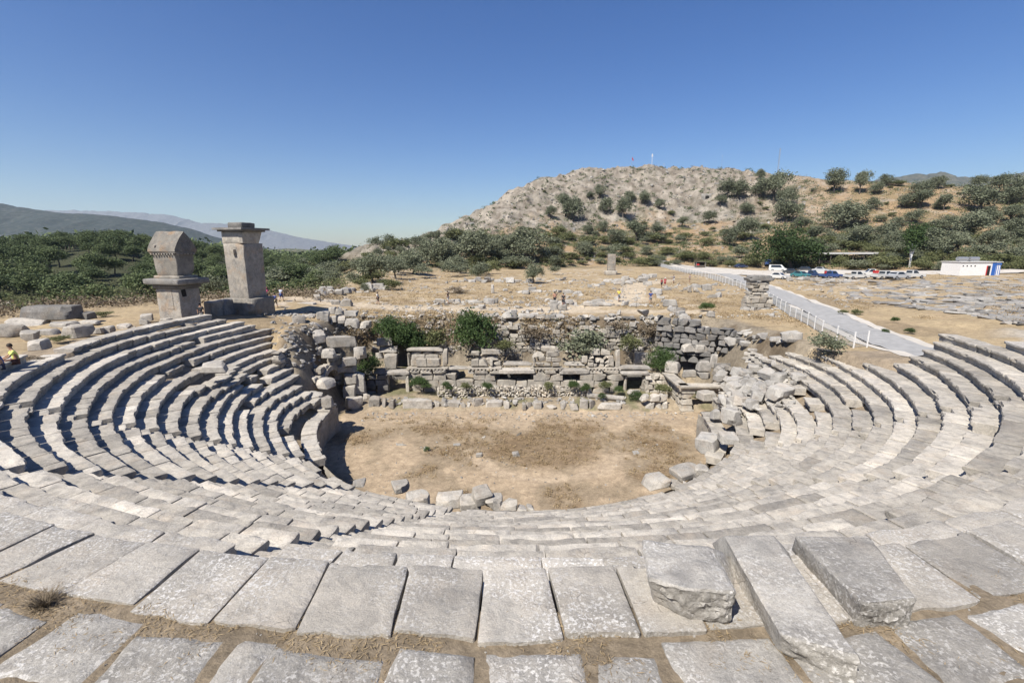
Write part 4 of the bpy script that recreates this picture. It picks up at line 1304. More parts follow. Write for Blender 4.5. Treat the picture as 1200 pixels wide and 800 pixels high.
for (px, py, z, wp, hp, d, rz, lb) in Ls: pblock(px, py, z, wp, hp, d, lb, GL, rz, wear=.06, rough=.04)
pblock(352, 362, 7.3, 32, 7, 1.4, "long low dark faced stone bench beside the path, left of the post stub", None, .05, name="stone_bench")
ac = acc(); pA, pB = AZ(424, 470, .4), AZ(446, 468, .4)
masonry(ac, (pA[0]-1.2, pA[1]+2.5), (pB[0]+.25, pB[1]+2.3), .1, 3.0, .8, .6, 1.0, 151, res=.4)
tag(acc_build(ac, "side_wall", M['darkstone']), "dark shaded wall between the ivy grown pier and the left doorway", "wall")  # the wall's shade is painted in by using the dark stone
pl = []
for _ in range(420):
    px, py = qt.uniform(318, 440), qt.uniform(364, 432)
    if py > 400 and px > 400: continue
    pl.append((px, py))
pl = [(*g, qt.uniform(.12, .5)) for g in Gs(*zip(*pl))]
stone_field("rubble", pl, M['rubble'], "broken stones covering the slope behind the left seats", 14)

# fallen blocks over the right end of the seating
GRS = "fallen blocks over the right hand seats"
Rs = [(861,500,3.3,20,20,1.0,.5,"big fallen block with a dark right side, lying above the right podium"),
      (833,532,2.25,24,20,1.2,.9,"long block hanging over the podium edge at the right of the orchestra"),
      (857,521,2.9,24,12,.8,.12,"dark ended block lying behind the hanging podium block"),
      (916,450,6.0,22,12,.9,.5,"tilted block with a shadowed face among the right upper rows"),
      (919,470,5.4,27,16,1.1,.35,"largest fallen block on the right upper rows"),
      (876,446,4.9,22,12,1.0,.3,"pale block fallen across the small arch rubble"),
      (893,467,4.7,18,11,.9,-.6,"square block tipped on edge left of the largest fallen block"),
      (884,481,4.2,15,13,.8,.9,"narrow upended block below the largest fallen block"),
      (862,462,4.0,16,12,.9,.4,"block in the middle of the right hand heap"),
      (851,476,3.3,14,11,.9,-.4,"block at the lower left of the right hand heap"),
      (938,446,6.3,14,8,.8,.2,"small block lying on the upper right rows near the shrub"),
      (872,458,4.5,15,11,.9,1.0,"slanting block in the heap right of the small arch"),
      (868,472,3.9,13,10,.8,.2,"small pale block low in the right hand heap"),
      (880,468,4.4,12,9,.8,.7,"small block wedged in the right hand heap"),
      (903,430,5.9,18,8,.9,.1,"flat dark block at the top of the right rows"),
      (888,436,5.3,17,8,.9,-.3,"flat slab lying near the curved upper steps"),
      (845,447,3.3,12,9,.8,.3,"pale block leaning against the small arch"),
      (908,462,5.2,11,8,.7,-.2,"small square stone left of the tilted block"),
      (840,492,2.7,13,11,.9,.2,"top slab on the right podium wall")]
for (px, py, z, wp, hp, d, rz, lb) in Rs:
    gq = Gseat(px, py)
    if gq[2] > 2.7 and abs(gq[2] - z) < 2.5: z = gq[2] - .06
    pblock(px, py, z, wp, hp, d, lb, GRS, rz, wear=.06, rough=.04, mat='rubble', rx=.12*math.sin(px), ry=.14*math.cos(px*1.7))
q = np.random.default_rng(99)
for i in range(46):
    px, py = q.uniform(842, 905), q.uniform(434, 486)
    if py > 470 and px > 885: continue
    if px - 842 < (py - 470)*.2: continue
    g = Gseat(px, py); s = q.uniform(.45, 1.1)
    block("fallen_block", (g[0], g[1], g[2] - .02), (s*q.uniform(1, 1.5), s*.9, s*.7), q.uniform(0, 3), 2000+i, "pale tumbled block in the heap over the right seats", GRS, 'rubble', q.normal(0, .3), q.normal(0, .3), .3, .06, .04)
pl = []
for i in range(150):
    g = Gseat(q.uniform(840, 930), q.uniform(430, 480)); pl.append((g[0], g[1], g[2] - .02, q.uniform(.15, .4)))
stone_field("rubble", pl, M['rubble'], "small broken stones between the fallen blocks at the right", 15)
# curved upper steps at the right end
ac = acc()
for j in range(3):
    for i in range(5):
        p = AZ(874 + i*4.2 + j*3.5, 419 + i*3.0 - j*4.2, 5.3 + .35*j)
        add_stone(ac, p, (.75, .5, .34), -.75 + .05*i, 3000 + j*10 + i, .25, .05, .02)
tag(acc_build(ac, "curved_steps", M['block']), "short flight of curved pale steps above the right hand heap", "steps")

# ------------------------------------------------------------------ stones on the orchestra rim
GO = "blocks on the near rim of the orchestra"
for (px, py, z, wp, hp, d, rz, lb, rx) in [
    (488,600,2.0,24,26,1.0,.35,"big rounded block with a black shadowed side on the near orchestra rim",.1),
    (468,578,2.1,17,12,1.0,.4,"leftmost worn slab of the rim row, beyond the big rounded block",0),
    (525,596,1.9,27,17,1.0,.15,"wide flat slab right of the big rounded block on the rim",0),
    (550,598,1.9,21,15,1.0,.1,"rounded slab under the pale boulder on the rim",.05),
    (564,591,2.2,19,21,.9,.5,"pale rugged boulder perched on the rim row",.2),
    (578,599,1.9,18,20,1.0,.0,"upright slab right of the pale boulder on the rim",0),
    (597,599,1.9,17,17,.9,.0,"square slab, fifth stone of the rim row",0),
    (611,601,1.8,10,8,.7,.2,"small low stone right of the square slab on the rim",0),
    (621,600,1.8,9,8,.7,.0,"last small stone at the right end of the rim row",0),
    (771,573,2.4,24,15,1.1,.3,"pale block on the right orchestra rim, left of three stones",0),
    (808,560,2.6,33,13,1.0,.5,"long tilted block on the right orchestra rim",.1),
    (826,558,2.6,14,13,.9,-.3,"dark ended stone behind the long tilted block on the right rim",.0),
    (795,573,2.3,16,10,.8,.2,"low broken stone below the long tilted block",.1),
    (805,575,2.4,9,9,.7,.7,"small cube at the foot of the long tilted block",.0),
    (418,571,2.0,12,8,.8,.2,"small rounded stone at the foot of the left podium slabs",0)]:
    pblock(px, py, z, wp*1.3, hp*.72, d, lb, GO, rz, wear=.06, rough=.045, rx=rx)
GF = "small stones on the orchestra floor"
for (px, py, wp, hp, lb) in [(499,527,7,6,"dark small stone beside the bright green weed on the orchestra floor"),(561,534,9,8,"left one of two square stones in the middle of the orchestra"),(605,534,10,8,"right one of two square stones in the middle of the orchestra"),
        (608,510,8,6,"white square stone near the middle of the orchestra floor"),(567,512,7,6,"pale little stone left of the white square stone"),(470,521,13,5,"flat pale slab on the left of the orchestra floor"),(535,521,9,3,"flat slab half buried in the orchestra floor"),(745,530,9,3,"flat grey stone half buried at the right of the orchestra floor")]:
    p = AZ(px, py, 0); m = p[1]/FPX
    block("small_stone", (p[0], p[1], gz(p[0], p[1])), (wp*m, .45, hp*m*.75), .2, int(px), lb, GF, 'rubble', res=.15)
pl = [(qt.uniform(-13.5, 13.5), qt.uniform(23, 40), -.02, qt.uniform(.04, .16)) for _ in range(420)]
pl = [p for p in pl if math.hypot(p[0]-TX, p[1]-TY) < 14 or p[1] > 35]
stone_field("loose_stones", pl, M['rubble'], "small stones scattered over the brown orchestra floor", 16)

# ------------------------------------------------------------------ the near edge: fallen slabs, paving, dry litter
import bmesh
def poly_block(name, bot, top, label, mat, seed, bevel=.03, cuts=7, rough=.016, end_rough=0.0, group=None):
    """a broken block given by the corners of its bed and of its top (counter-clockwise from above)"""
    bot = [Vector(p) for p in bot]; top = [Vector(p) for p in top]
    c = sum(bot, Vector())/len(bot)
    bm = bmesh.new()
    vb = [bm.verts.new(p - c) for p in bot]; vt = [bm.verts.new(p - c) for p in top]
    n = len(vb)
    bm.faces.new(vb[::-1]); bm.faces.new(vt)
    for i in range(n): bm.faces.new((vb[i], vb[(i+1) % n], vt[(i+1) % n], vt[i]))
    bmesh.ops.recalc_face_normals(bm, faces=bm.faces)
    bmesh.ops.bevel(bm, geom=list(bm.edges), offset=bevel, segments=1, affect='EDGES', profile=.5)
    bmesh.ops.triangulate(bm, faces=bm.faces)
    for _ in range(cuts):
        L = [e for e in bm.edges if e.calc_length() > .07]
        if not L: break
        bmesh.ops.subdivide_edges(bm, edges=L, cuts=1, use_grid_fill=False)
        bmesh.ops.triangulate(bm, faces=bm.faces)
    bm.normal_update()
    P = np.array([v.co[:] for v in bm.verts]); N = np.array([v.normal[:] for v in bm.verts])
    a = rough*fbm(P[:,0]*4 + seed, P[:,1]*4, P[:,2]*4, seed=seed, octv=4)
    if end_rough:
        e = sstep(.35, .8, -N[:, 1])
        a = a + e*end_rough*(np.abs(fbm(P[:,0]*8, P[:,1]*8, P[:,2]*10, seed=seed+5, octv=4)) - .5)
    for v, k in zip(bm.verts, a): v.co += v.normal*float(k)
    me = bpy.data.meshes.new(name); bm.to_mesh(me); bm.free()
    me.materials.append(mat)
    me.polygons.foreach_set("use_smooth", np.ones(len(me.polygons), bool)); me.set_sharp_from_angle(angle=.75)
    return tag(link(name, me, None, c), label, "stone block", group)

zt = 10.27
poly_block("fallen_block", [AZ(765,704,zt), AZ(805,727,zt), AZ(855,733,zt), AZ(866,655,zt), AZ(770,650,zt)],
           [AZ(759,678,zt+.46), AZ(801,689,zt+.56), AZ(866,694,zt+.52), AZ(831,639,zt+.50), AZ(751,631,zt+.42)],
           "chunky broken block with a rough front, left of the two long fallen slabs", M['pave'], 11, .035, 7, .014, .045)
poly_block("fallen_slab", [AZ(833,636,zt), AZ(911,768,zt-.1), AZ(1003,812,zt-.1), AZ(925,648,zt)],
           [AZ(849,627,zt+.36), AZ(916,744,zt+.30), AZ(1009,770,zt+.32), AZ(906,626,zt+.38)],
           "longest fallen slab tilted over the near edge, between two shorter stones", M['pave'], 12, .02, 8, .010, .035)
poly_block("fallen_slab", [AZ(926,644,zt), AZ(1001,737,zt-.08), AZ(1064,741,zt-.08), AZ(1035,650,zt)],
           [AZ(931,627,zt+.34), AZ(1013,708,zt+.33), AZ(1076,702,zt+.35), AZ(1018,628,zt+.34)],
           "shorter fallen slab with a rough broken end, rightmost of the near stones", M['pave'], 13, .025, 8, .010, .045)

# paving behind the strip of earth
GP = "worn paving slabs along the near edge"
q = np.random.default_rng(77)
def paving(a0, a1, r0, r1, z, seed):
    qq = np.random.default_rng(seed)
    am = (a0 + a1)/2; rm = (r0 + r1)/2
    nx, ny = max(6, int((a1 - a0)*rm/.07)), max(6, int((r1 - r0)/.07))
    c = np.array([TX + rm*math.cos(am), TY + rm*math.sin(am), z])
    corner = qq.uniform(-.07, .07, (2, 2, 2))
    V = []
    for i in range(nx + 1):
        for j in range(ny + 1):
            u, v = i/nx, j/ny
            cu = (1-u)*(1-v)*corner[0,0] + u*(1-v)*corner[1,0] + (1-u)*v*corner[0,1] + u*v*corner[1,1]
            rr = r0 + (r1 - r0)*v + cu[0]; th = a0 + (a1 - a0)*u + cu[1]/rm
            V.append((TX + rr*math.cos(th) - c[0], TY + rr*math.sin(th) - c[1], 0))
    V = np.array(V)
    wob = .035*fbm(V[:,0]*2.6 + c[0], V[:,1]*2.6 + c[1], seed=seed, octv=4)
    ed = np.array([min(i, nx-i, j, ny-j) for i in range(nx+1) for j in range(ny+1)])
    e0 = (ed == 0)
    V[e0, :2] *= (1 - .02 + wob[e0, None]*1.1/ max(.5, (r1-r0)))
    V[:, 2] = np.where(ed == 0, -.03, 0) + .012*fbm(V[:,0]*1.7 + c[0], V[:,1]*1.7 + c[1], seed=seed+3, octv=4) + .005*fbm(V[:,0]*8, V[:,1]*8, seed=seed+4, octv=2)
    F = [(i*(ny+1)+j, (i+1)*(ny+1)+j, (i+1)*(ny+1)+j+1, i*(ny+1)+j+1) for i in range(nx) for j in range(ny)]
    ring = [i*(ny+1) for i in range(nx+1)] + [nx*(ny+1)+j for j in range(1, ny+1)] + [i*(ny+1)+ny for i in range(nx-1, -1, -1)] + [j for j in range(ny-1, 0, -1)]
    b = len(V); low = V[ring].copy(); low[:, 2] -= .18
    V = np.vstack([V, low]); n = len(ring)
    F += [(ring[(k+1) % n], ring[k], b+k, b+(k+1) % n) for k in range(n)]
    F = [f[::-1] for f in F]
    me = mesh_from("paving_slab", V, F, M['pave'], [0.0]*len(V), .8)
    return c, me
k = 0
for r0, r1 in ((30.16, 31.1), (31.15, 32.3)):
    a = R(-128)
    while a < R(-52):
        L = q.choice([.5, .85, 1.0, 1.2, 1.4])/r0; b = a + L
        if q.random() > -1:
            c, me = paving(a + q.uniform(.01, .04)/r0, b - q.uniform(.01, .05)/r0, r0 + q.uniform(-.12, .1), r1 - q.uniform(0, .12), 10.275 + q.normal(0, .012), 4000 + k)
            o = link("paving_slab", me, None, c, (q.normal(0, .012), q.normal(0, .012), 0))
            small = L*r0 < .7; left = c[0] < -2.2; right = c[0] > 2.6
            side = "on the left" if left else "on the right, beyond the fallen slabs" if right else "in the middle"
            tag(o, ("small" if small else "broad") + " lichen spotted paving slab behind the earth strip " + side, "paving slab", GP)
            k += 1
        a = b
# dry litter in the strip and the joints
P = []
q = np.random.default_rng(78)
n = 34000
th = np.radians(q.uniform(-140, -40, n)); rr = q.normal(30.10, .26, n)
P = np.stack([TX + rr*np.cos(th), TY + rr*np.sin(th)], 1)
keep = fbm(P[:,0]*1.6, P[:,1]*1.6, seed=5, octv=3) > -.15
P = P[keep]
z = terrain(P[:,0], P[:,1]) + q.uniform(.0, .025, len(P))
V, F, T = leaves(np.column_stack([P, z]), .040, q, .0, None, .12)
V[:, 2] = np.repeat(z, 4) + (V[:, 2] - np.repeat(z, 4))*.35 + .008
tag(link("dry_litter", mesh_from("dry_litter", V, F, M['drygrass'], T, None)), "dry grass litter in the strip of earth behind the top slabs", None, None, "stuff")
pl = [(TX + a*math.cos(b), TY + a*math.sin(b), 10.24, q.uniform(.010, .035)) for a, b in zip(q.normal(30.2, .45, 900), np.radians(q.uniform(-135, -45, 900)))]
stone_field("pebbles", pl, M['rubble'], "pebbles lying in the earth behind the top slabs", 17)

def grass_tuft(pos, h, n, spread, seed, name, label, mat, cat="grass tuft", group=None, w=.006):
    q = np.random.default_rng(seed); V, F, T = [], [], []
    for i in range(n):
        an = q.uniform(0, 6.28); le = q.uniform(.15, 1.0)*spread; hh = h*q.uniform(.45, 1)
        bx, by = q.normal(0, spread*.13), q.normal(0, spread*.13)
        tip = np.array([bx + math.cos(an)*le, by + math.sin(an)*le, hh]); mid = np.array([bx + math.cos(an)*le*.35, by + math.sin(an)*le*.35, hh*.65])
        sd = np.array([-math.sin(an), math.cos(an), 0])*w*q.uniform(.6, 1.4); b0 = len(V)
        V += [np.array([bx, by, 0]) - sd, np.array([bx, by, 0]) + sd, mid + sd*.8, mid - sd*.8, tip]
        F += [(b0, b0+1, b0+2, b0+3), (b0+3, b0+2, b0+4)]; T += [float(q.uniform(0, .9))]*5
    return tag(link(name, mesh_from(name, V, F, mat, T, None), None, pos), label, cat, group)
p = AZ(55, 715, 10.17); grass_tuft(p, .26, 300, .30, 1, "grass_tuft", "spiky dry brown grass tuft on the earth strip, near the left edge", M['dry'])
for i, (px, py) in enumerate([(100, 700), (150, 722), (20, 690)]):
    p = AZ(px, py, 10.17); grass_tuft(p, .10, 160, .2, 10+i, "grass_tuft", "small flattened dry grass tuft on the earth strip near the spiky tuft", M['drygrass'], group="small dry tufts near the left edge")

# ------------------------------------------------------------------ the two tall tombs
def rough_box(c, d, seed, res=.35, wear=.05, rough=.025, top=1.0):
    Q, f = rough_stone(d, seed, res, wear, rough, .0, False)
    s = 1 + (top - 1)*(Q[:, 2]/d[2] + .5)
    Q[:, 0] *= s; Q[:, 1] *= s
    return Q + np.array(c), f
def part_box(nm, c, d, seed, mat, par, **k):
    V, f = rough_box(c, d, seed, **k)
    return link(nm, mesh_from(nm, V, f, mat, [0.0]*len(V), .6), par)

p = AZ(206, 376, 8.35)
t1 = empty("sarcophagus_tomb", (p[0] - .2, p[1] + 1.1, gz(p[0], p[1]) - .15), R(-14)); tag(t1, "stone sarcophagus with a pointed lid raised on a tall square pillar", "tomb")
part_box("pillar_base", (0, 0, 1.55), (2.45, 2.1, 3.1), 1, M['grey'], t1, wear=.04, rough=.03, res=.3)
mb = MB()
for x in (-1.232,): pass
mb.box((.15, -1.055, 2.2), (.75, .05, 1.7)); mb.build("relief_panel", M['grey'], t1)
mb = MB(); mb.box((1.215, -.55, 2.72), (.06, .42, .62), rx=.12); mb.build("opening", M['black'], t1)  # black slab on the solid pillar, painted shade of the opening
part_box("cornice_slab", (0, 0, 3.28), (2.75, 2.4, .34), 2, M['darkstone'], t1, wear=.05)
part_box("cornice_slab", (0, 0, 3.72), (3.85, 3.2, .5), 3, M['darkstone'], t1, wear=.06)
part_box("plinth", (0, 0, 4.08), (2.75, 1.9, .26), 4, M['tombdark'], t1, wear=.05)
part_box("chest", (0, 0, 5.15), (2.35, 1.65, 1.95), 5, M['tombdark'], t1, wear=.05, top=1.06, rough=.035)
mb = MB()
for i in range(9): mb.box((-1.16 + i*.29, -.98, 6.06), (.14, .16, .13))
for i in range(6): mb.box((1.40, -.75 + i*.3, 6.06), (.16, .14, .13))
mb.build("dentils", M['grey'], t1)
part_box("lid_moulding", (0, 0, 6.2), (2.85, 2.05, .16), 6, M['tombdark'], t1, wear=.03)
# pointed lid: gothic arch in section
prof = [(-1.08, 6.26), (-1.05, 6.48), (-.78, 6.98), (-.40, 7.52), (0, 7.98), (.40, 7.52), (.78, 6.98), (1.05, 6.48), (1.08, 6.26)]
V, F = [], []
xs = np.linspace(-1.45, 1.45, 9); prof2 = []
for (a, b), (c, d) in zip(prof[:-1], prof[1:]): prof2 += [(a, b), ((a+c)/2, (b+d)/2)]
prof2.append(prof[-1]); m = len(prof2)
for x in xs:
    for a, b in prof2: V.append((x, a, b))
F = [(i*m+j, i*m+j+1, (i+1)*m+j+1, (i+1)*m+j) for i in range(len(xs)-1) for j in range(m-1)] + [tuple(range(m-1, -1, -1)), tuple((len(xs)-1)*m + j for j in range(m))]
F += [tuple([i*m, (i+1)*m, (i+1)*m+m-1, i*m+m-1]) for i in range(len(xs)-1)]
V = np.array(V); V[:, 2] += .03*fbm(V[:,0]*1.5, V[:,1]*1.5, V[:,2], seed=8); V[:,1] += .03*fbm(V[:,0]*1.5+7, V[:,1]*1.5, V[:,2], seed=9)
lid = link("lid", mesh_from("lid", V, F, M['tombdark'], None, .5), t1)
mb = MB(); mb.tube((-.75, -.86, 6.75), (-.75, -1.05, 6.72), .13, .1, 10); mb.build("lifting_boss", M['grey'], t1)
mb = MB(); mb.box((1.455, 0, 6.75), (.03, .75, .55)); mb.build("gable_panel", M['darkstone'], t1)

p = AZ(290, 367, 8.2)
t2 = empty("pillar_tomb", (p[0] - .4, p[1] + 1.3, gz(p[0], p[1]) - .2), R(-17)); tag(t2, "tall plain monolith pillar tomb with a projecting flat capstone", "tomb")
part_box("pedestal", (.2, 0, .95), (3.1, 3.0, 1.9), 11, M['tombdark'], t2, wear=.06, rough=.05, res=.4)
part_box("shaft", (0, 0, 4.55), (2.35, 2.3, 5.4), 12, M['grey'], t2, wear=.03, rough=.02, top=1.05)
part_box("relief_chamber", (0, 0, 7.8), (2.52, 2.46, 1.12), 13, M['wall'], t2, wear=.03, rough=.02)
mb = MB(); mb.box((0, 0, 8.44), (3.0, 2.9, .16)); mb.box((0, 0, 8.62), (3.6, 3.5, .20)); mb.build("capstone", M['darkstone'], t2)
part_box("cap_block", (.1, 0, 8.98), (1.75, 1.7, .52), 14, M['darkstone'], t2, wear=.05)
mb = MB(); mb.box((.1, -1.32, 6.45), (.34, .36, .42)); mb.build("lifting_boss", M['wall'], t2)
GT = "blocks at the foot of the tombs"
pblock(247, 373, 8.0, 13, 20, 1.6, "upright pale block against the pedestal of the pillar tomb", GT, -.3, mat='grey')
pblock(262, 371, 8.0, 11, 20, 1.6, "block in shade between the upright pale block and the pedestal", GT, -.3, mat='darkstone')  # shade between the blocks painted as darker stone
pblock(168, 377, 8.3, 13, 9, 1.0, "grey boulder at the left foot of the sarcophagus tomb", GT, .4)
pblock(167, 381, 8.3, 9, 7, .7, "pale boulder in front of the grey boulder by the sarcophagus tomb", GT, .1)
pblock(190, 379, 8.3, 15, 6, .7, "low step block before the sarcophagus tomb", GT, -.2)
pblock(235, 380, 8.2, 9, 12, .6, "thin slab leaning between the two tombs", GT, .5, ry=.5)
# great stone platform and boulders at the left edge
pblock(50, 375, 8.6, 62, 16, 1.6, "long dark faced wall base on the left plateau behind the seats", None, -.05, name="ruined_wall", mat='darkstone', wear=.08)
pblock(95, 374, 8.5, 17, 8, 1.2, "low block at the right end of the long dark wall base", None, -.05, name="wall_block", mat='darkstone')
GB = "boulders on the left plateau"
for (px, py, wp, hp, d, rz, lb) in [(80,397,30,15,1.3,-.2,"wide pale flat topped boulder above the left seats"),(37,411,18,12,.9,.2,"dark pitted round boulder right of the seated visitors"),
    (8,396,24,16,1.2,.1,"grey rounded boulder behind the seated visitors"),(25,400,18,12,1.2,.4,"dark boulder behind the visitor in yellow"),(25,383,38,9,1.4,.1,"low dark slab on the left plateau in front of the wall base"),
    (68,384,28,6,1.2,-.1,"flat grey slab right of the low dark slab"),(98,381,22,5,1.0,.1,"flat pale slab below the right end of the wall base"),(46,393,20,6,1.0,.2,"small flat slab behind the dark pitted boulder"),
    (107,392,14,10,1.0,.5,"jagged grey rock right of the wide flat topped boulder"),(120,391,12,8,.8,.2,"small dark rock next to the jagged grey rock"),(141,386,18,6,.9,.0,"low pale stone at the head of the upper left rows"),
    (152,387,10,6,.7,.4,"little dark stone right of the low pale stone"),(5,362,22,8,1.2,.0,"pale block on the skyline wall at the left edge"),(220,386,18,9,1.1,-.2,"rough slab on the topmost left row below the tombs"),
    (242,437,30,10,1.4,.25,"large flat boulder lying in the hollow of the left rows"),(60,530,0,0,0,0,None)]:
    if lb: 
        g = G(px, py) if py < 420 else AZ(px, py, 6.7)
        pblock(px, py, g[2], wp, hp, d, lb, GB, rz, wear=.09, rough=.06, skew=.2)
pblock(12, 551, 9.1, 34, 20, .9, "dark split boulder wedged on the left rows", None, .5, wear=.12, rough=.06) if False else None

ROADW = [(29.0, 27.0), (28.7, 33.0)] + [tuple(G(*p)[:2]) for p in [(1003, 386), (955, 362), (915, 345), (880, 331), (850, 322), (820, 315), (790, 309), (760, 304)]]
# ------------------------------------------------------------------ ruins of the agora
def pb(px, py): return G(px, py)
pil = empty("pillar_ruin", G(886, 362)); tag(pil, "ruined masonry pillar with a projecting cornice beside the road", "ruin")
m_ = pil.location.y/FPX
ac = acc()
masonry(ac, (-1.6, 0), (1.6, 0), -.2, lambda s: 1.5, 1.5, .5, .9, 171, wear=.03, rough=.04, res=.3)
acc_build(ac, "base", M['wall'], pil)
ac = acc(); masonry(ac, (-1.2, .2), (1.2, .2), 1.45, 3.5, 1.3, .4, .75, 172, wear=.025, rough=.035, res=.3, jag=.1); acc_build(ac, "shaft", M['wall'], pil)
ac = acc(); add_stone(ac, (.1, .2, 3.66), (3.0, 1.7, .36), 0, 173, .3, .03); add_stone(ac, (0, .2, 3.98), (2.4, 1.4, .3), 0, 174, .3, .03); acc_build(ac, "cornice", M['darkstone'], pil)
ac = acc()
for i in range(9): add_stone(ac, (-2.4 + .33*i + .1*math.sin(i*5), -.6 - .3*(i % 3), .15), (.8, .7, .55), i*1.3, 180+i, .3, .1, .05)
acc_build(ac, "rubble_foot", M['rubble'], pil)

ob = empty("inscribed_pillar", G(716, 322)); tag(ob, "upright grey pillar monument on a stepped base in the middle of the agora", "monument")
part_box("base", (0, 0, .5), (3.0, 2.6, 1.2), 21, M['wall'], ob, wear=.1, rough=.05); part_box("shaft", (0, 0, 3.2), (1.9, 1.7, 4.3), 22, M['grey'], ob, wear=.05, top=.96)
GA = "ruined walls and stones of the agora"
q = np.random.default_rng(66)
cnt = [0]
def stones_at(n, fx, fy, s0, s1, lb, grp, mat='rubble', flat=.7):
    for i in range(n):
        px, py = fx(), fy() if not callable(getattr(fy, 'dep', None)) else 0
        g = G(px, py); s = (s0 + (s1-s0)*q.random()**1.6)*q.choice([.6, 1, 1, 1.25])
        block("wall_stone", g, (s*q.uniform(.9, 1.7), s*q.uniform(.7, 1.0), s*flat*q.uniform(.7, 1.2)), q.uniform(-.4, .4), 5000 + cnt[0], lb, grp, mat, q.normal(0, .08), q.normal(0, .08), .4, .10, .05)
        cnt[0] += 1
def line_stones(p0, p1, n, s0, s1, lb, grp, jit=1.0, flat=.7):
    for i in range(n):
        f = (i + q.uniform(.2, .8))/n
        px = p0[0] + (p1[0]-p0[0])*f; py = p0[1] + (p1[1]-p0[1])*f + q.normal(0, jit*.4)
        g = G(px, py); s = (s0 + (s1-s0)*q.random()**1.6)*q.choice([.6, 1, 1, 1.25])
        block("wall_stone", g, (s*q.uniform(1.0, 1.7), s*q.uniform(.7, 1.0), s*flat*q.uniform(.7, 1.2)), q.uniform(-.25, .25), 5000 + cnt[0], lb, grp, 'rubble', 0, 0, .4, .10, .05)
        cnt[0] += 1
line_stones((642, 357), (772, 359), 26, .6, 1.05, "pale kerb stone in the row bordering the dirt path in front of the walkers", GA)
line_stones((748, 326), (806, 378), 26, .6, 1.3, "pale block in the row slanting down to the right edge of the scarp", GA, 2)
line_stones((590, 342), (680, 344), 22, .6, 1.1, "white stone in the low wall line behind the walkers in the middle", GA, 2.5)
line_stones((520, 331), (690, 329), 34, .7, 1.3, "grey stone in the long collapsed wall across the agora", GA, 2)
line_stones((690, 336), (770, 326), 22, .7, 1.5, "pale stone in the ruined wall around the pillar monument", GA, 5)
line_stones((770, 338), (850, 345), 16, .5, 1.4, "loose pale stone on dry grass between the agora and the fence", GA, 9)
line_stones((500, 356), (600, 355), 16, .6, 1.0, "low stone along the far side of the dirt path at the left", GA, 2)
line_stones((375, 345), (455, 338), 22, .8, 1.5, "grey block in the collapsed wall on the left of the path", GA, 4)
line_stones((560, 372), (770, 374), 26, .4, 1.0, "stone on the lip of the scarp below the dirt path", GA, 3)
line_stones((800, 378), (880, 408), 22, .5, 1.1, "rough stone along the right lip of the scarp", GA, 4)
line_stones((870, 396), (935, 400), 16, .4, 1.0, "loose stone between the right rows and the fence", GA, 6)
line_stones((960, 332), (1010, 328), 10, .6, 1.2, "pale boulder in the row in front of the parked pickups", GA, 2)
line_stones((920, 328), (985, 330), 10, .6, 1.2, "pale boulder in the row before the dark parked cars", GA, 2)
for (px, py, wp, hp, lb) in [(650,364,10,8,"dark boulder on the path near the walking pair"),(659,364,11,9,"pale boulder touching the dark boulder on the path"),(724,370,8,10,"upright stump on the lip of the scarp"),(755,372,17,9,"pale flat boulder on the lip of the scarp, right of the stump"),
                             (798,368,16,8,"white boulder beside the low green bush by the slanting row"),(834,372,9,8,"white pointed stone right of the low green bush"),(810,343,9,8,"left one of two pale cubes on dry grass"),(817,343,7,9,"right one of two pale cubes on dry grass"),(578,344,5,13,"upright post stone by the dirt path"),(530,356,8,4,"low dark slab where a walker stands"),(565,362,9,5,"squat dark stone on the near side of the path")]:
    g = G(px, py); pblock(px, py, g[2], wp, hp, .7, lb, GA, .1, wear=.12, rough=.05)
n = 3400
gg = Gs(q.uniform(300, 1000, n), q.uniform(316, 372, n))
ok = (fbm(gg[:,0]*.07, gg[:,1]*.07, seed=88, octv=3) > -.05) & (gg[:,1] < 150) & (seg_dist(gg[:,0], gg[:,1], ROADW) > 4.2)
pl = [(*g, q.uniform(.15, .5)*(1 if q.random() > .08 else 2)) for g in gg[ok]]
stone_field("scattered_stones", pl, M['rubble'], "small stones scattered over the dry agora", 18)
n = 2000
pxs = q.uniform(930, 1320, n); pys = q.uniform(325, 386, n)
gg = Gs(pxs, pys)
lim = np.interp(pxs, [930, 1000, 1090, 1200, 1320], [331, 346, 366, 384, 392])
wob = 8*fbm(gg[:,0]*.06, gg[:,1]*.06, seed=97, octv=3)
ok = (pys < lim + wob) & (gg[:,1] < 112) & (seg_dist(gg[:,0], gg[:,1], ROADW) > 6)
pl = [(g[0], g[1], g[2] - .10, q.uniform(.6, 2.6)) for g in gg[ok]]
stone_field("flat_rocks", pl, M['outcrop'], "flat pale bedrock slabs breaking through the field at the right", 19, flat=.22, tilt=.07)

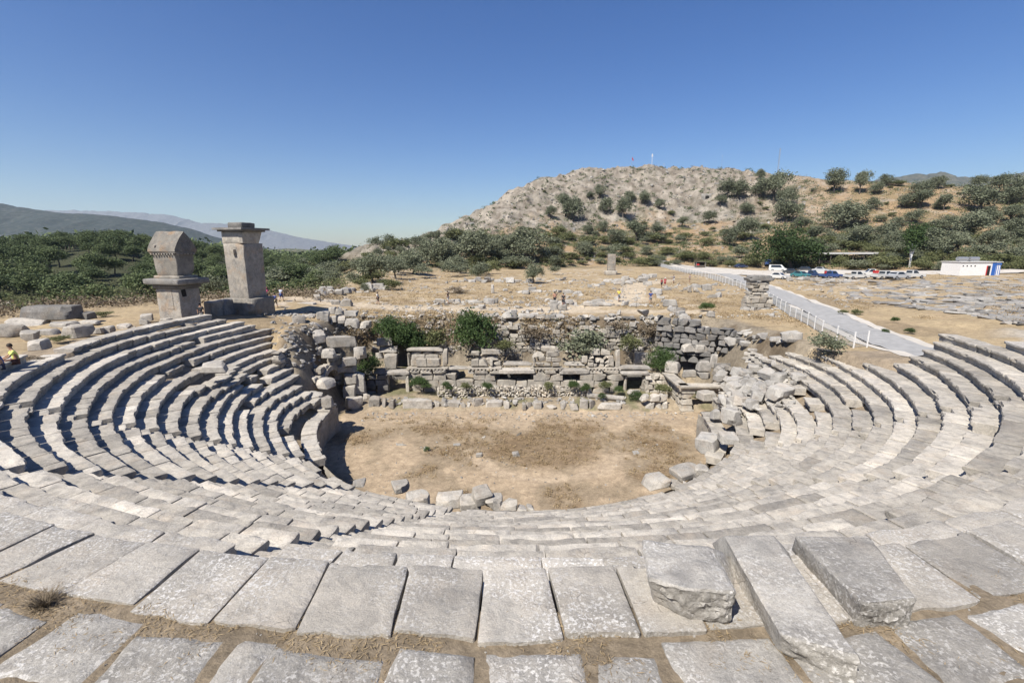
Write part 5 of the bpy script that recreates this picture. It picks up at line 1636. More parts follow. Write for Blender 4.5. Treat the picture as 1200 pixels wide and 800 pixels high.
# ------------------------------------------------------------------ plants in and around the theatre
qp = np.random.default_rng(55)
GW = "green weeds along the foot of the stage"
for (px, py, hp, wd, kind, nm, lb, grp, Y) in [
    (555,412,52,.85,GBUSH,"green_bush","large round dark green bush growing behind the left stage piers",None,48.6),
    (685,428,38,1.25,OBUSH,"grey_green_bush","wide pale green bush behind the third stage pier",None,48.3),
    (774,438,34,.75,GBUSH,"green_bush","leafy green shrub climbing over the right end of the stage",None,46.6),
    (466,418,50,.8,GBUSH,"dark_shrub","dark tall shrub on the shaded scarp, left of the stage piers",None,49.2),
    (484,412,34,1.0,GBUSH,"dark_shrub","dark green shrub between the tall shaded shrub and the large round bush",None,49.8),
    (512,408,26,1.0,BUSH,"scarp_bush","olive green bush on the scarp, just left of the large round bush",None,49.8),
    (455,398,30,.9,GBUSH,"dark_shrub","dark shrub hanging at the top left of the scarp",None,50.5),
    (430,446,34,.8,GBUSH,"ivy_bush","bright green ivy bush growing out of the block pier at the left",None,45.2),
    (625,398,22,1.2,DBUSH,"dry_bush","brown dry bush hanging over the masonry of the scarp in the middle",None,50.0),
    (592,410,14,1.5,BUSH,"scarp_bush","yellow green bush low behind the second stage pier",None,48.4),
    (762,396,26,1.0,DBUSH,"dry_bush","large dark brown dry bush on the scarp left of the boulder wall",None,50.0),
    (738,414,24,.9,BUSH,"scarp_bush","yellow green bush behind the fourth stage pier",None,48.3),
    (722,388,16,1.3,DBUSH,"dry_bush","small brown dry bush below the stump on the scarp lip",None,50.4),
    (490,452,12,1.5,GBUSH,"green_weed","dark green weeds beside the left dark doorway",GW,44.6),
    (496,455,12,1.3,GBUSH,"green_weed","leafy weeds growing below the first stage pier",GW,44.2),
    (524,457,11,1.0,GBUSH,"green_weed","bright green round weed in front of the rubble wall",GW,43.2),
    (545,455,9,1.3,BUSH,"green_weed","dull green weed before the rubble wall left of the middle",GW,43.2),
    (571,456,10,1.2,GBUSH,"green_weed","green weed before the rubble wall under the second pier",GW,43.2),
    (643,456,11,1.0,BUSH,"green_weed","brownish green weed hanging from the rubble wall right of the middle",GW,43.2),
    (671,457,14,.9,GBUSH,"green_weed","green bush at the right part of the rubble wall",GW,43.2),
    (686,459,11,1.0,GBUSH,"green_weed","green weed next to the fallen column",GW,43.2),
    (710,458,13,1.0,BUSH,"green_weed","green weed below the fourth stage pier",GW,44.2),
    (726,460,9,1.2,GBUSH,"green_weed","low green weed left of the right dark doorway",GW,44.0),
    (745,470,14,.9,GBUSH,"green_weed","green weed at the threshold of the right dark doorway",GW,42.6),
    (776,462,14,1.2,BUSH,"green_weed","olive green weed on top of the two course block wall",GW,43.4),
    (818,467,16,.9,GBUSH,"green_weed","green bush inside the stone gateway",GW,42.8),
    (705,466,7,1.2,GBUSH,"green_weed","little weed growing on the fallen column",GW,42.2)]:
    g = AY(px, py, Y); m = Y/FPX
    z = gz(g[0], g[1])
    if abs(g[2] - z) > 1.2: z = g[2]
    bush(kind, (g[0], g[1], min(g[2], z + 1.0) - .05), hp*m*1.05, wd, nm, lb, grp, qp, "bush" if hp > 15 else "weed")
for (px, py, hp, wd, kind, nm, lb) in [(827,365,11,1.4,GBUSH,"green_bush","low bright green bush in dry grass right of the slanting stone row"),(972,420,25,1.3,OBUSH,"fence_bush","wide dull olive green bush by the fence at the head of the right seats"),
    (500,528,5,1.4,GBUSH,"green_weed","small bright green weed on the orchestra floor"),(1048,378,7,1.1,GBUSH,"field_bush","bright green bush in the dry field right of the road"),(1037,390,5,1.4,GBUSH,"field_bush","lower bright green weed in the dry field near the road"),
    (1066,391,7,1.2,GBUSH,"field_bush","dark green weed in the dry field right of the lower bright weed"),(1003,369,7,1.5,BUSH,"field_bush","dull bush in the dry field, right one of the pair by the road"),(988,369,6,1.4,BUSH,"field_bush","dull bush in the dry field, left one of the pair by the road"),
    (72,402,9,1.9,BUSH,"grey_shrub","low grey green shrub in front of the wide flat topped boulder"),(40,424,8,2.2,DBUSH,"dry_shrub","low dry shrub on the left rim beside the seated visitors"),(120,372,7,2.2,BUSH,"grey_shrub","low dull shrub right of the dark wall base"),(50,377,5,3.0,DBUSH,"dry_shrub","flat dry shrub in front of the dark wall base"),
    (535,344,9,1.8,DBUSH,"dry_shrub","brown dry shrub behind the walker on the path"),(650,322,9,1.2,OBUSH,"olive_bush","dark low bush beside the lone olive tree on the agora"),(835,312,7,1.5,BUSH,"olive_bush","round bush at the far edge of the pale car park"),(845,310,8,1.4,OBUSH,"olive_bush","grey green bush left of the dark blue saloon car")]:
    g = G(px, py); bush(kind, g, hp*g[1]/FPX*1.1, wd, nm, lb, None, qp, "bush")
gg = Gs(qp.uniform(440, 800, 900), qp.uniform(372, 412, 900))
gg = gg[(gg[:,1] > 49) & (gg[:,1] < 52.5)]
pl = [(g[0], g[1] - .2, g[2], qp.uniform(.3, .8), qp.uniform(.4, 1.0)) for g in gg]
clump_field("scarp_scrub", pl[:30], M['dry'], 26, .09, 1, label="brown dry weeds covering the scarp behind the stage", seed=21)
clump_field("scarp_weeds", pl[30:80], M['maquis'], 26, .09, 1, label="green weeds on the scarp behind the stage", seed=22)
pl = []
for _ in range(2600):
    x, y = qp.uniform(-13, 14), qp.uniform(22, 39)
    if math.hypot(x-TX, y-TY) > 13.6 and y < 34: continue
    if float(fbm(np.array([x*.35 + 3]), np.array([y*.35]), seed=71, octv=4)[0]) < .12 and math.hypot((x-2.6)/1.25, y-32.6) > 3.2: continue
    pl.append((x, y, gz(x, y), qp.uniform(.06, .24), qp.uniform(.12, .45)))
clump_field("dry_weeds", pl, M['drygrass'], 22, .045, 1, label="dry brown weeds and grass on the orchestra floor", seed=23)
n = 7500
gg = Gs(qp.uniform(330, 1300, n), qp.uniform(316, 402, n))
ok = (gg[:,1] > 44) & (gg[:,1] < 135) & (fbm(gg[:,0]*.09, gg[:,1]*.09, seed=93, octv=3) > -.12) & (seg_dist(gg[:,0], gg[:,1], ROADW) > 3.6)
for pts, wd in PATHS: ok &= seg_dist(gg[:,0], gg[:,1], pts) > wd + .6
pl = [(g[0], g[1], g[2] - .05, qp.uniform(.1, .32), qp.uniform(.4, 1.4)) for g in gg[ok]]
clump_field("dry_grass", pl, M['drygrass'], 34, .075, 1, label="tufts of yellow dry grass over the agora and the field", seed=24)

# ------------------------------------------------------------------ road, car park, fence
road_pts = [np.array(p) for p in ROADW]
rd, rline, rnorm = strip("road", road_pts, [3.4, 3.6, 3.8, 3.8, 3.6], .06, M['asphalt'], label="grey asphalt road running up past the theatre to the car park")
for s_ in (-1, 1):
    strip("road_verge", [np.array(p) for p in (rline + rnorm*s_*2.1)[::4]], 1.0, .03, M['gravel'], label="pale gravel edge of the road")
cp = [G(*p)[:2] for p in [(812, 318), (860, 321), (905, 321), (960, 320.5), (1040, 320), (1120, 319.5), (1190, 319)]]
strip("car_park", cp, [10, 17, 24, 22, 16, 12, 12], .06, M['gravel'], step=2.0, label="pale gravel car park below the hill")
cp2 = [G(*p)[:2] for p in [(770, 308), (800, 312), (840, 317), (880, 321)]]
strip("car_park", cp2, [8, 14, 22, 22], .045, M['gravel'], step=2.0, label="pale gravel apron between the road and the car park")

fence = empty("fence", (0, 0, 0)); tag(fence, "long white post and wire mesh fence along the near side of the road", "fence")
fl = [np.array((26.6, 34.4))] + [G(*p)[:2] for p in [(1000, 408), (963, 392), (932, 374), (905, 356), (873, 339), (850, 332), (830, 326), (800, 319), (770, 311), (740, 305), (715, 301), (692, 298)]]
pts = []
for a, b in zip(fl[:-1], fl[1:]):
    n = max(1, int(np.linalg.norm(b - a)/2.3)); pts += [a + (b - a)*i/n for i in range(n)]
pts.append(fl[-1])
fence.location = (pts[0][0], pts[0][1], gz(*pts[0]))
mb0 = MB(); mb0.box((0, 0, .62), (.075, .075, 1.3)); post = mb0.mesh("post", M['white'])
mesh_b = MB(); kk = 0
for i, p in enumerate(pts):
    z = gz(*p)
    if i < 100: link("post", post, fence, (p[0], p[1], z))
    if i + 1 < len(pts):
        n_ = pts[i+1]; z2 = gz(*n_)
        for h in (.12, .62, 1.12): mesh_b.tube((p[0], p[1], z + h), (n_[0], n_[1], z2 + h), .014, .014, 4)
        d = math.hypot(n_[0]-p[0], n_[1]-p[1]); m = int(d/.11)
        for j in range(1, m):
            f = j/m; x, y, zz = p[0] + (n_[0]-p[0])*f, p[1] + (n_[1]-p[1])*f, z + (z2-z)*f
            mesh_b.tube((x, y, zz + .1), (x, y, zz + 1.13), .011, .011, 3)
mesh_b.build("wire_mesh", M['steel'], fence, None)
world_kids(fence)

# ------------------------------------------------------------------ buildings by the car park
wc = empty("white_building", G(1147, 323), R(3)); tag(wc, "small white flat roofed service building with round windows and a blue corner", "building")
L, D, H = 9.6, 4.6, 3.0
mb = MB(); mb.box((0, D/2, H/2), (L, D, H)); mb.build("wall", M['white'], wc)
mb = MB(); mb.box((.1, D/2, H + .08), (L + .5, D + .4, .16)); mb.build("roof", M['roofsheet'], wc)
for i in range(4):
    mb = MB(); mb.tube((-4.2 + i*.95, .03, 2.2), (-4.2 + i*.95, -.03, 2.2), .17, .17, 12); mb.build("window", M['red' if False else 'glass'], wc)
mb = MB(); mb.box((2.05, -.02, 1.15), (.75, .06, 2.2)); mb.build("doorway", M['black'], wc)  # black panel on the solid wall, painted shade of the interior
mb = MB(); mb.box((1.6, -.05, 1.15), (.18, .08, 2.2)); mb.build("door_frame", M['red'], wc)
mb = MB(); mb.box((3.25, -.03, 1.5), (.85, .07, 2.9)); mb.build("blue_panel", M['bluepaint'], wc)
mb = MB()
for x in (3.85, 4.3, 4.75): mb.box((x, -.05, 1.3), (.1, .1, 2.6))
mb.box((4.3, -.05, 2.65), (1.3, .12, .3)); mb.build("lattice_screen", M['bluepaint'], wc)
mb = MB(); mb.box((4.3, -.02, 1.2), (.95, .05, 2.2)); mb.build("pale_panel", M['white'], wc)
for x in (-2.0, .8):
    mb = MB(); mb.tube((x - 1.2, 2.6, H + .75), (x + 1.1, 2.6, H + .75), .45, .45, 14); mb.box((x, 2.6, H + .25), (1.8, .6, .25)); mb.build("water_tank", M['metal'], wc)

gs_ = G(992, 309.5); print("shelter at", gs_)
sh = empty("shelter", gs_, R(-2)); tag(sh, "long open timber shelter with a flat pale roof behind the parked cars", "shelter")
L = 66*gs_[1]/FPX; HS = 12.5*gs_[1]/FPX
mb = MB(); mb.box((0, 2.2, HS), (L, 5.2, .3), ry=-.01); mb.box((0, -.42, HS - .05), (L, .08, .6)); mb.build("roof", M['roofsheet'], sh)
for i in range(6):
    for y in (0, 4.4):
        mb = MB(); mb.box((-L/2 + .5 + i*(L-1)/5, y, HS/2 - .1), (.2, .2, HS)); mb.build("post", M['bark'], sh)
mb = MB(); mb.box((-2, 4.5, 1.4), (L - 4.5, .12, 2.8)); mb.build("back_panel", M['bark'], sh)
mb = MB(); mb.box((0, .1, .55), (L - 1.5, .1, .12)); mb.box((0, .1, .95), (L - 1.5, .08, .1)); mb.build("railing", M['bark'], sh)
for i in range(4):
    mb = MB(); mb.box((-5 + i*3, 2, .72), (1.4, .8, .06))
    for a in (-.6, .6): mb.box((-5 + i*3 + a, 2, .35), (.08, .6, .7))
    tt_ = mb.build("table", M['bark'], None); tt_.location = sh.location; tt_.rotation_euler = sh.rotation_euler; tag(tt_, "wooden table in the shade of the long open shelter", "table", "tables under the shelter")

ct = empty("vendor_stall", G(821, 314)); tag(ct, "small dark vendor stall with red goods at the edge of the car park", "stall")
mb = MB(); mb.box((0, .8, 2.0), (3.6, 2.0, .14)); mb.build("canopy", M['bark'], ct)
mb = MB()
for x in (-1.6, 1.6):
    for y in (0, 1.6): mb.box((x, y, 1), (.1, .1, 2))
mb.build("frame", M['metal'], ct)
mb = MB(); mb.box((0, .5, .45), (3.2, .8, .9)); mb.build("counter", M['bark'], ct)
mb = MB(); mb.box((-.9, .3, 1.15), (.9, .3, .5)); mb.build("red_goods", M['red'], ct)
mb = MB(); mb.box((.2, 1.5, 1), (3.2, .08, 1.8)); mb.build("back_cloth", M['black'], ct)

# ------------------------------------------------------------------ cars
def paint(nm, col): 
    m = simple(nm, col, .3, spec=.5, var=.04); m.node_tree.nodes["Principled BSDF"].inputs["Coat Weight"].default_value = .4; return m
P_ = {'white': paint("white_car_paint", (.60,.60,.58)), 'navy': paint("navy_car_paint", (.03,.05,.12)), 'blue': paint("blue_car_paint", (.04,.09,.26)), 'dark': paint("dark_car_paint", (.04,.045,.05)), 'silver': paint("silver_car_paint", (.45,.46,.47)), 'teal': paint("teal_car_paint", (.05,.20,.22))}
def car(kind, col, pos, rz, name, label, group="cars parked on the gravel"):
    t = empty(name, pos, rz, label=label, cat="car" if kind != 'pickup' else "pickup", group=group)
    if kind == 'pickup': body = [(-2.45,.38),(-2.45,1.02),(-.55,1.02),(.75,1.0),(2.2,.92),(2.45,.75),(2.45,.38)]; cabp = [(-.7,1.0),(-.62,1.68),(.35,1.70),(1.05,1.0)]
    elif kind == 'van': body = [(-2.3,.35),(-2.35,1.1),(1.6,1.1),(2.35,.85),(2.4,.35)]; cabp = [(-2.33,1.08),(-2.25,1.95),(.95,1.98),(1.75,1.08)]
    else: body = [(-2.1,.32),(-2.15,.85),(-1.5,.95),(1.0,.95),(2.0,.80),(2.15,.55),(2.1,.32)]; cabp = [(-1.55,.93),(-.95,1.42),(.35,1.45),(1.1,.93)]
    w_ = .84 if kind != 'van' else .92
    mb = MB(); mb.prism(body, -w_, w_)
    me = mb.mesh("body", P_[col], .6); link("body", me, t)
    mb = MB(); n = len(cabp)
    V = [(a, -w_*(.98 if b < 1.2 else .86), b) for a, b in cabp] + [(a, w_*(.98 if b < 1.2 else .86), b) for a, b in cabp]
    mb.add(V, [(i, (i+1) % n, n+(i+1) % n, n+i) for i in range(n)] + [tuple(range(n-1, -1, -1)), tuple(range(n, 2*n))])
    mb.build("cab", P_[col], t)
    c0 = np.mean([p[0] for p in cabp]); zt_ = max(p[1] for p in cabp); zb = cabp[0][1]
    for sgn in (-1, 1):
        mb = MB(); k = .72
        pr = [(c0 + (a - c0)*k, zb + .10 + (b - zb)*.78) for a, b in cabp]
        y0 = w_*.985*sgn; y1 = w_*.885*sgn
        V = [(a, (y0 if b < zb + .3 else y1) + .012*sgn, b) for a, b in pr]
        f = [(0, 1, 2, 3)] if sgn > 0 else [(3, 2, 1, 0)]
        mb.add(V, f); mb.build("side_window", M['glass'], t)
    (x1, z1), (x2, z2) = cabp[2], cabp[3]
    mb = MB(); mb.add([(x1 + (x2-x1)*.1 + .015, -.66, z1 + (z2-z1)*.1 + .01), (x1 + (x2-x1)*.1 + .015, .66, z1 + (z2-z1)*.1 + .01), (x1 + (x2-x1)*.9 + .015, .74, z1 + (z2-z1)*.9 + .01), (x1 + (x2-x1)*.9 + .015, -.74, z1 + (z2-z1)*.9 + .01)], [(0, 1, 2, 3)]); mb.build("windscreen", M['glass'], t)
    (x1, z1), (x2, z2) = cabp[0], cabp[1]
    mb = MB(); mb.add([(x1 + (x2-x1)*.25 - .015, -.7, z1 + (z2-z1)*.25), (x1 + (x2-x1)*.25 - .015, .7, z1 + (z2-z1)*.25), (x1 + (x2-x1)*.85 - .015, .64, z1 + (z2-z1)*.85), (x1 + (x2-x1)*.85 - .015, -.64, z1 + (z2-z1)*.85)], [(3, 2, 1, 0)]); mb.build("rear_window", M['glass'], t)
    if kind == 'pickup':
        mb = MB(); mb.box((-1.55, 0, 1.03), (1.6, 1.4, .03)); mb.build("load_bed", M['black'], t)
    wb = 1.45 if kind == 'pickup' else 1.3
    for x in (-wb, wb):
        for y in (-w_ + .06, w_ - .06):
            mb = MB(); mb.tube((x, y - .12, .33), (x, y + .12, .33), .33, .33, 16); wh = mb.build("wheel", M['tyre'], t)
            mb = MB(); mb.tube((x, y - .135, .33), (x, y + .135, .33), .18, .18, 12); mb.build("rim", M['metal'], wh)
    for y in (-.6, .6):
        xf = body[-2][0]; mb = MB(); mb.box((xf - .02, y, .72 if kind != 'sedan' else .62), (.1, .3, .16)); mb.build("headlight", M['metal'], t)
    for xb in (body[-1][0] + .02, body[0][0] - .02):
        mb = MB(); mb.box((xb, 0, .42), (.12, 1.6, .18)); mb.build("bumper", M['tyre'], t)
    return t
for (kind, col, px, py, rz, nm, lb) in [
    ('sedan','navy',868,314,.1,"parked_car","dark blue saloon car parked alone on the pale gravel, left of the carob tree"),
    ('van','white',911,318,-.5,"parked_van","white off road vehicle parked in front of the carob tree"),
    ('sedan','white',912,327,-.9,"parked_car","white car with black windows in front, nearest the road"),
    ('van','blue',899,311,1.2,"parked_van","tall blue truck half hidden under the left side of the carob tree"),
    ('sedan','dark',928,321,-.7,"parked_car","dark car in the shade right of the white off road vehicle"),
    ('sedan','teal',938,325,-1.2,"parked_car","dark teal car in the middle of the dark row"),
    ('pickup','navy',951,325,-.9,"parked_pickup","navy pickup in the middle of the dark row"),
    ('pickup','blue',974,326,.15,"parked_pickup","blue open pickup with a laden bed, right end of the dark row"),
    ('sedan','dark',944,318,-.9,"parked_car","dark car in the second row under the carob tree"),
    ('sedan','silver',962,319,-.8,"parked_car","silver grey car in the second row, before the shelter"),
    ('pickup','white',1003,327,.1,"parked_pickup","leftmost white pickup, nearest the blue laden one"),
    ('pickup','white',1020,324,2.8,"parked_pickup","white pickup behind the leftmost white one"),
    ('pickup','white',1036,327,.15,"parked_pickup","middle white pickup in the front row"),
    ('sedan','silver',1052,327,.2,"parked_car","grey car between the middle and the right white pickups"),
    ('pickup','white',1068,326,.1,"parked_pickup","rightmost white pickup, below the whitewashed tree trunk"),
    ('sedan','white',1044,285,.2,"parked_car","white car standing among the olive trees above the car park")]:
    car(kind, col, G(px, py), rz, nm, lb, None)
for (px, py, c, lb) in [(972, 322, 'red', "red bundle on the load of the blue pickup"), (1030, 322, 'red', "red crate standing behind the middle white pickup")]:
    g = G(px, py + 4); mb = MB(); mb.box((0, 0, .2), (.9, .8, .5)); mb.box((0, 0, .47), (.8, .7, .06))
    tag(mb.build("bundle", M['red'], None, loc=(g[0], g[1] + 1.0, g[2] + 1.05)), lb, "bundle")

# ------------------------------------------------------------------ masts and flag on the hill top
def onridge(px):
    t = (px - 600)/FPX/1.03
    y = float(np.interp(t, RT, RY)); x = t*y
    return np.array([x, y, gz(x, y)])
p = onridge(737); f = empty("flagpole", p); tag(f, "thin flagpole with a small red flag on the rocky hilltop", "flagpole")
mb = MB(); mb.tube((0, 0, -.5), (0, 0, 6.0), .07, .05, 6); mb.build("pole", M['metal'], f)
mb = MB()
for i in range(4): mb.add([(i*.25, .05*math.sin(i*2), 5.9 - i*.5), ((i+1)*.25, .05*math.sin(i*2+2), 5.9 - (i+1)*.5), ((i+1)*.25 - .1, .05*math.sin(i*2+2), 4.4 - (i+1)*.3), (i*.25 - .1, .05*math.sin(i*2), 4.4 - i*.3)], [(0, 1, 2, 3)])
mb.build("flag", M['red'], f)
for px, h, r, lb, nm in [(760, 6.5, .16, "white antenna post with thick panels on the hilltop, right of the flag", "antenna_mast"), (768, 3.5, .06, "short thin antenna beside the white antenna post", "antenna_mast"), (774, 3.8, .06, "short crossed aerial, rightmost of the three on the rocky crest", "antenna_mast"), (840, 8.0, .07, "lone slender mast on the hill right of the rocky crest", "radio_mast")]:
    p = onridge(px); f = empty(nm, p); tag(f, lb, "mast")
    mb = MB(); mb.tube((0, 0, -.5), (0, 0, h), r*.7, r*.5, 6); mb.build("pole", M['white'] if r > .1 else M['metal'], f)
    mb = MB()
    if r > .1:
        for k in range(3): mb.box((.25*math.cos(k*2.1), .25*math.sin(k*2.1), h - 1.2), (.22, .14, 1.7), rz=k*2.1)
    else:
        for k in range(3): mb.tube((-.5 + .1*k, 0, h - .3 - .5*k), (.5 - .1*k, 0, h - .3 - .5*k), .03, .03, 4)
    mb.build("aerial", M['white'], f)
p = onridge(905); f = empty("lattice_mast", p); tag(f, "tall thin lattice radio mast on the ridge right of the summit", "mast")
mb = MB(); h = 16.0; cs = [(.32*math.cos(k*2.094), .32*math.sin(k*2.094)) for k in range(3)]
for a, b in cs: mb.tube((a, b, -.5), (a, b, h), .045, .045, 4)
for i in range(20):
    for k in range(3):
        a, b = cs[k], cs[(k+1) % 3]; mb.tube((*a, i*.8), (*b, (i+1)*.8), .03, .03, 3)
mb.build("lattice", M['metal'], f)
# rock cut tomb opening on the slope
g = G(828, 234); rt_ = empty("rock_tomb", g); tag(rt_, "pale cut rock face with a small dark doorway on the hillside", "rock tomb")
part_box("rock_face", (0, 1.0, .8), (5.5, 2.2, 4.2), 44, M['rubble'], rt_, wear=.3, rough=.12, res=.6)
mb = MB(); mb.box((.2, -.16, 1.0), (2.0, .12, 1.6)); mb.build("doorway", M['black'], rt_)  # black panel on the rock face paints the unlit chamber

# ------------------------------------------------------------------ people
SH = {}
def cloth(c):
    if c not in SH: SH[c] = simple("cloth_%s" % "_".join(str(int(x*99)) for x in c), c, .85, var=.12, scale=9)
    return SH[c]
def skin_obj(name, pts, edges, radii, mat, parent, sub=1):
    me = bpy.data.meshes.new(name); me.from_pydata(pts, edges, []); me.materials.append(mat)
    o = link(name, me, parent)
    md = o.modifiers.new("Skin", 'SKIN'); md.use_smooth_shade = True
    sv = me.skin_vertices[0].data
    for i, r in enumerate(radii): sv[i].radius = (r, r) if np.isscalar(r) else r
    sv[0].use_root = True
    s = o.modifiers.new("Sub", 'SUBSURF'); s.levels = s.render_levels = sub
    return o
def person(pos, rz, top, bottom, label, pose='walk', h=1.72, hat=None, bag=None, hair=True, group=None):
    t = empty("person", pos, rz, label=label, cat="person", group=group)
    s = h/1.72
    st = .22 if pose == 'walk' else .06
    if pose == 'sit':
        base = .46
        J = {'pel': (0,0,base+.10), 'waist': (0,.04,base+.28), 'chest': (0,.0,base+.50), 'neck': (0,-.06,base+.64), 'head': (0,-.10,base+.78), 'crown': (0,-.10,base+.86),
             'sl': (-.18,-.02,base+.55), 'el': (-.25,-.20,base+.32), 'wl': (-.14,-.40,base+.22), 'hl': (-.10,-.46,base+.20), 'sr': (.18,-.02,base+.55), 'er': (.25,-.20,base+.32), 'wr': (.14,-.40,base+.22), 'hr': (.10,-.46,base+.20),
             'tl': (-.10,0,base+.06), 'kl': (-.16,-.44,base+.08), 'al': (-.15,-.46,.08), 'fl': (-.15,-.62,.04), 'tr': (.10,0,base+.06), 'kr': (.16,-.44,base+.08), 'ar': (.17,-.48,.08), 'fr': (.17,-.64,.04)}
    else:
        J = {'pel': (0,0,.93), 'waist': (0,.01,1.08), 'chest': (0,0,1.30), 'neck': (0,0,1.46), 'head': (0,-.02,1.60), 'crown': (0,-.01,1.67),
             'sl': (-.18,0,1.38), 'el': (-.25,.06*(st*4),1.12), 'wl': (-.24,-.10*(st*4) ,.90), 'hl': (-.24,-.12*(st*4),.80), 'sr': (.18,0,1.38), 'er': (.25,-.04*(st*4),1.12), 'wr': (.24,-.16*(st*4),.92), 'hr': (.24,-.2*(st*4),.83),
             'tl': (-.09,0,.88), 'kl': (-.10,-st*.7,.50), 'al': (-.10,-st*.9,.08), 'fl': (-.11,-st*.9-.16,.04), 'tr': (.09,0,.88), 'kr': (.10,st*.2,.50), 'ar': (.10,st*1.2,.12), 'fr': (.11,st*1.2-.14,.05)}
    J = {k: tuple(c*s for c in v) for k, v in J.items()}
    rad = {'pel': .125, 'waist': .115, 'chest': .14, 'neck': .055, 'head': .095, 'crown': .075, 'sl': .062, 'el': .045, 'wl': .032, 'hl': .035, 'sr': .062, 'er': .045, 'wr': .032, 'hr': .035, 'tl': .088, 'kl': .06, 'al': .04, 'fl': .035, 'tr': .088, 'kr': .06, 'ar': .04, 'fr': .035}
    E_ = [('pel','waist'),('waist','chest'),('chest','neck'),('neck','head'),('head','crown'),('chest','sl'),('sl','el'),('el','wl'),('wl','hl'),('chest','sr'),('sr','er'),('er','wr'),('wr','hr'),('pel','tl'),('tl','kl'),('kl','al'),('al','fl'),('pel','tr'),('tr','kr'),('kr','ar'),('ar','fr')]
    def mk(nm, names, edges, grow, mat, ends={}):
        idx = {k: i for i, k in enumerate(names)}
        pts_ = [ends.get(k, J[k]) for k in names]
        skin_obj(nm, pts_, [(idx[a], idx[b]) for a, b in edges], [(rad[k] + grow)*s for k in names], mat, t)
    mk("body", list(J), E_, 0, M['skin'])
    up = lambda a, b, f: tuple(J[a][i] + (J[b][i] - J[a][i])*f for i in range(3))
    mk("shirt", ['pel','waist','chest','sl','el','sr','er'], [('pel','waist'),('waist','chest'),('chest','sl'),('sl','el'),('chest','sr'),('sr','er')], .022, cloth(top), {'el': up('sl','el',.75), 'er': up('sr','er',.75)})
    mk("trousers", ['pel','tl','kl','tr','kr'], [('pel','tl'),('tl','kl'),('pel','tr'),('tr','kr')], .028, cloth(bottom), {'kl': up('tl','kl',1.0), 'kr': up('tr','kr',1.0)})
    hd = Vector(J['crown'])
    if hair or hat is not None:
        mb = MB(); n = 10
        V, F = [], []
        rr0 = .112*s
        for i in range(5):
            ph = i/4*1.75
            for j in range(n):
                th = 2*math.pi*j/n
                V.append((hd.x + rr0*math.sin(ph)*math.cos(th), hd.y + .012 + rr0*math.sin(ph)*math.sin(th), hd.z - .035*s + rr0*math.cos(ph) - (.03 if (i == 4 and math.sin(th) > 0) else 0)))
        for i in range(4):
            for j in range(n): F.append((i*n+j, (i+1)*n+j, (i+1)*n+(j+1) % n, i*n+(j+1) % n))
        mb.add(V, F)
        mb.build("hat" if hat else "hair", cloth(hat) if hat else M['hair'], t, 3)
        if hat:
            mb = MB(); mb.tube((hd.x, hd.y, hd.z - .05*s), (hd.x, hd.y, hd.z - .03*s), .19*s, .18*s, 14); mb.build("hat_brim", cloth(hat), t)
    for k in ('fl', 'fr'):
        mb = MB(); a = J[k]; mb.box((a[0], a[1] + .05, .045), (.09*s, .26*s, .09)); mb.build("shoe", M['tyre'], t)
    mb = MB(); mb.tube(Vector(J['head']) + Vector((0, -.085*s, -.01)), Vector(J['head']) + Vector((0, -.115*s, -.02)), .018*s, .012*s, 6); mb.build("nose", M['skin'], t)
    if bag is not None:
        mb = MB(); c = J['chest']; mb.box((c[0], c[1] + .20*s, c[2] - .08*s), (.30*s, .16*s, .42*s)); 
        b = mb.build("backpack", cloth(bag), None, loc=t.location, rot=t.rotation_euler); tag(b, "backpack carried by the walker on the path", "backpack")
    return t
WH, BK, NV, RD, YL, PK, KH, GY = (.62,.62,.60), (.03,.03,.035), (.03,.06,.22), (.35,.05,.06), (.72,.62,.12), (.65,.12,.25), (.30,.25,.17), (.22,.22,.24)
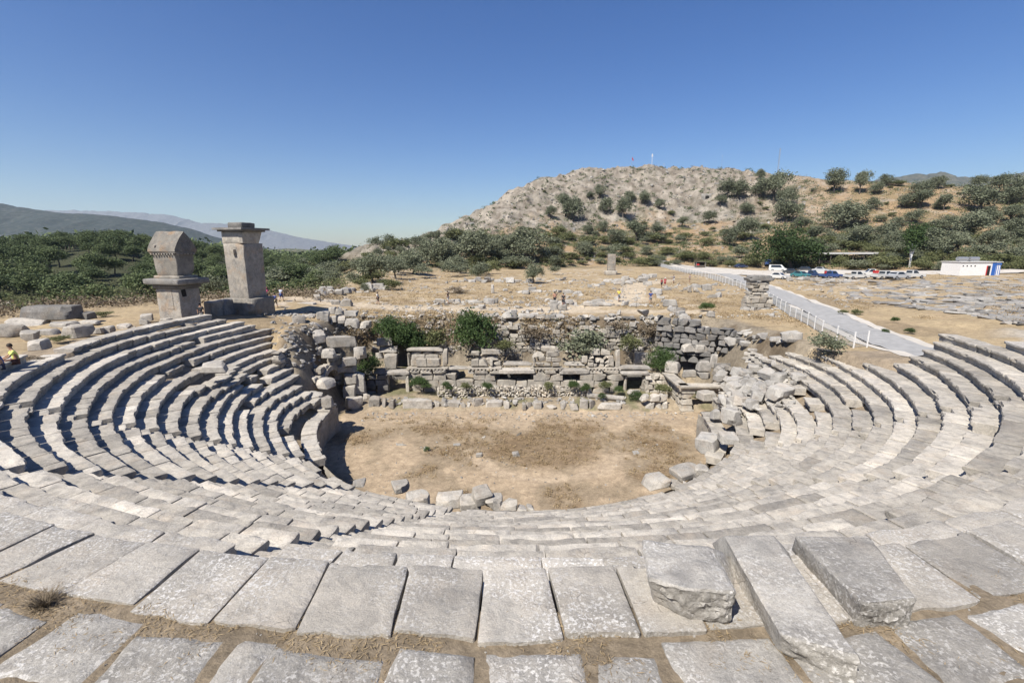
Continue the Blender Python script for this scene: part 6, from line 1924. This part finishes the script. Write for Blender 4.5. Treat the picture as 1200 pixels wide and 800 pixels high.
for (px, py, top, bot, rz, pose, hat, lb) in [
    (525,356,BK,WH,1.4,'stand',None,"person in dark top and white shorts standing at the left end of the dirt path"),
    (443,357,WH,BK,1.5,'walk',BK,"walker in white striding along the left part of the dirt path"),
    (650,357,(.45,.24,.17),BK,.3,'stand',BK,"person in dark shorts standing at the kerb row, left of a crouching companion"),
    (660,359,BK,BK,-.3,'stand',None,"shorter person in black beside the person in dark shorts at the kerb row"),
    (725,353,YL,GY,.2,'walk',None,"person in a yellow shirt on the dirt path right of the middle"),
    (762,356,NV,GY,-.2,'walk',None,"person in a navy blue shirt standing right of the person in yellow"),
    (775,337,RD,BK,.5,'stand',None,"person in dark red, left of the distant group on the far path"),
    (779,336,RD,RD,-.5,'stand',WH,"person in dark red with a white hat in the distant group on the far path"),
    (789,332,GY,WH,.4,'stand',None,"person in grey farthest up the far path"),
    (808,331,(.35,.28,.26),KH,.2,'stand',None,"person in drab clothes on the dry grass near the fence"),
    (323,361,NV,KH,2.9,'walk',None,"person in a bright blue shirt walking away beside the pillar tomb"),
    (330,353,(.45,.5,.6),NV,2.8,'walk',None,"person in pale blue walking behind the one in the bright blue shirt"),
    (313,352,PK,BK,.4,'stand',PK,"person in bright pink beside the pillar tomb"),
    (308,352,(.62,.45,.45),WH,-.4,'stand',None,"person in pale pink left of the person in bright pink"),
    (237,378,BK,BK,.3,'stand',None,"person in black standing in shade between the two tall tombs")]:
    person(G(px, py), rz, top, bot, lb, pose, 1.7, hat)
def seat_at(px, py):
    c = AZ(px, py, row_z(0) - .42); return c
p = AZ(17, 437, 8.85); person((p[0] - .1, p[1] + .25, p[2]), R(-40), (.78,.85,.22), (.16,.08,.06), "seated visitor in a bright yellow green shirt at the left edge of the rows", 'sit', 1.75)
p = AZ(3, 443, 8.85); person((p[0] - .15, p[1] + .15, p[2]), R(-42), (.05,.10,.32), (.05,.06,.12), "seated visitor in blue with a straw hat, cut by the left edge of the view", 'sit', 1.75, (.40,.31,.18))

# ------------------------------------------------------------------ air
hz_m = bpy.data.materials.new("haze_air"); hz_m.use_nodes = True
nt = hz_m.node_tree
nt.nodes.remove(nt.nodes["Principled BSDF"])
pv = nd(nt, "ShaderNodeVolumePrincipled")
pv.inputs["Color"].default_value = (.72, .86, 1.0, 1); pv.inputs["Density"].default_value = 7.0e-5
pv.inputs["Anisotropy"].default_value = 0.2
nt.links.new(pv.outputs[0], nt.nodes["Material Output"].inputs["Volume"])
mb = MB(); mb.box((0, 0, 290), (19000, 19000, 760))
hzo = mb.build("haze", hz_m, None, None); tag(hzo, "thin pale blue summer haze over the valley", None, None, "stuff")
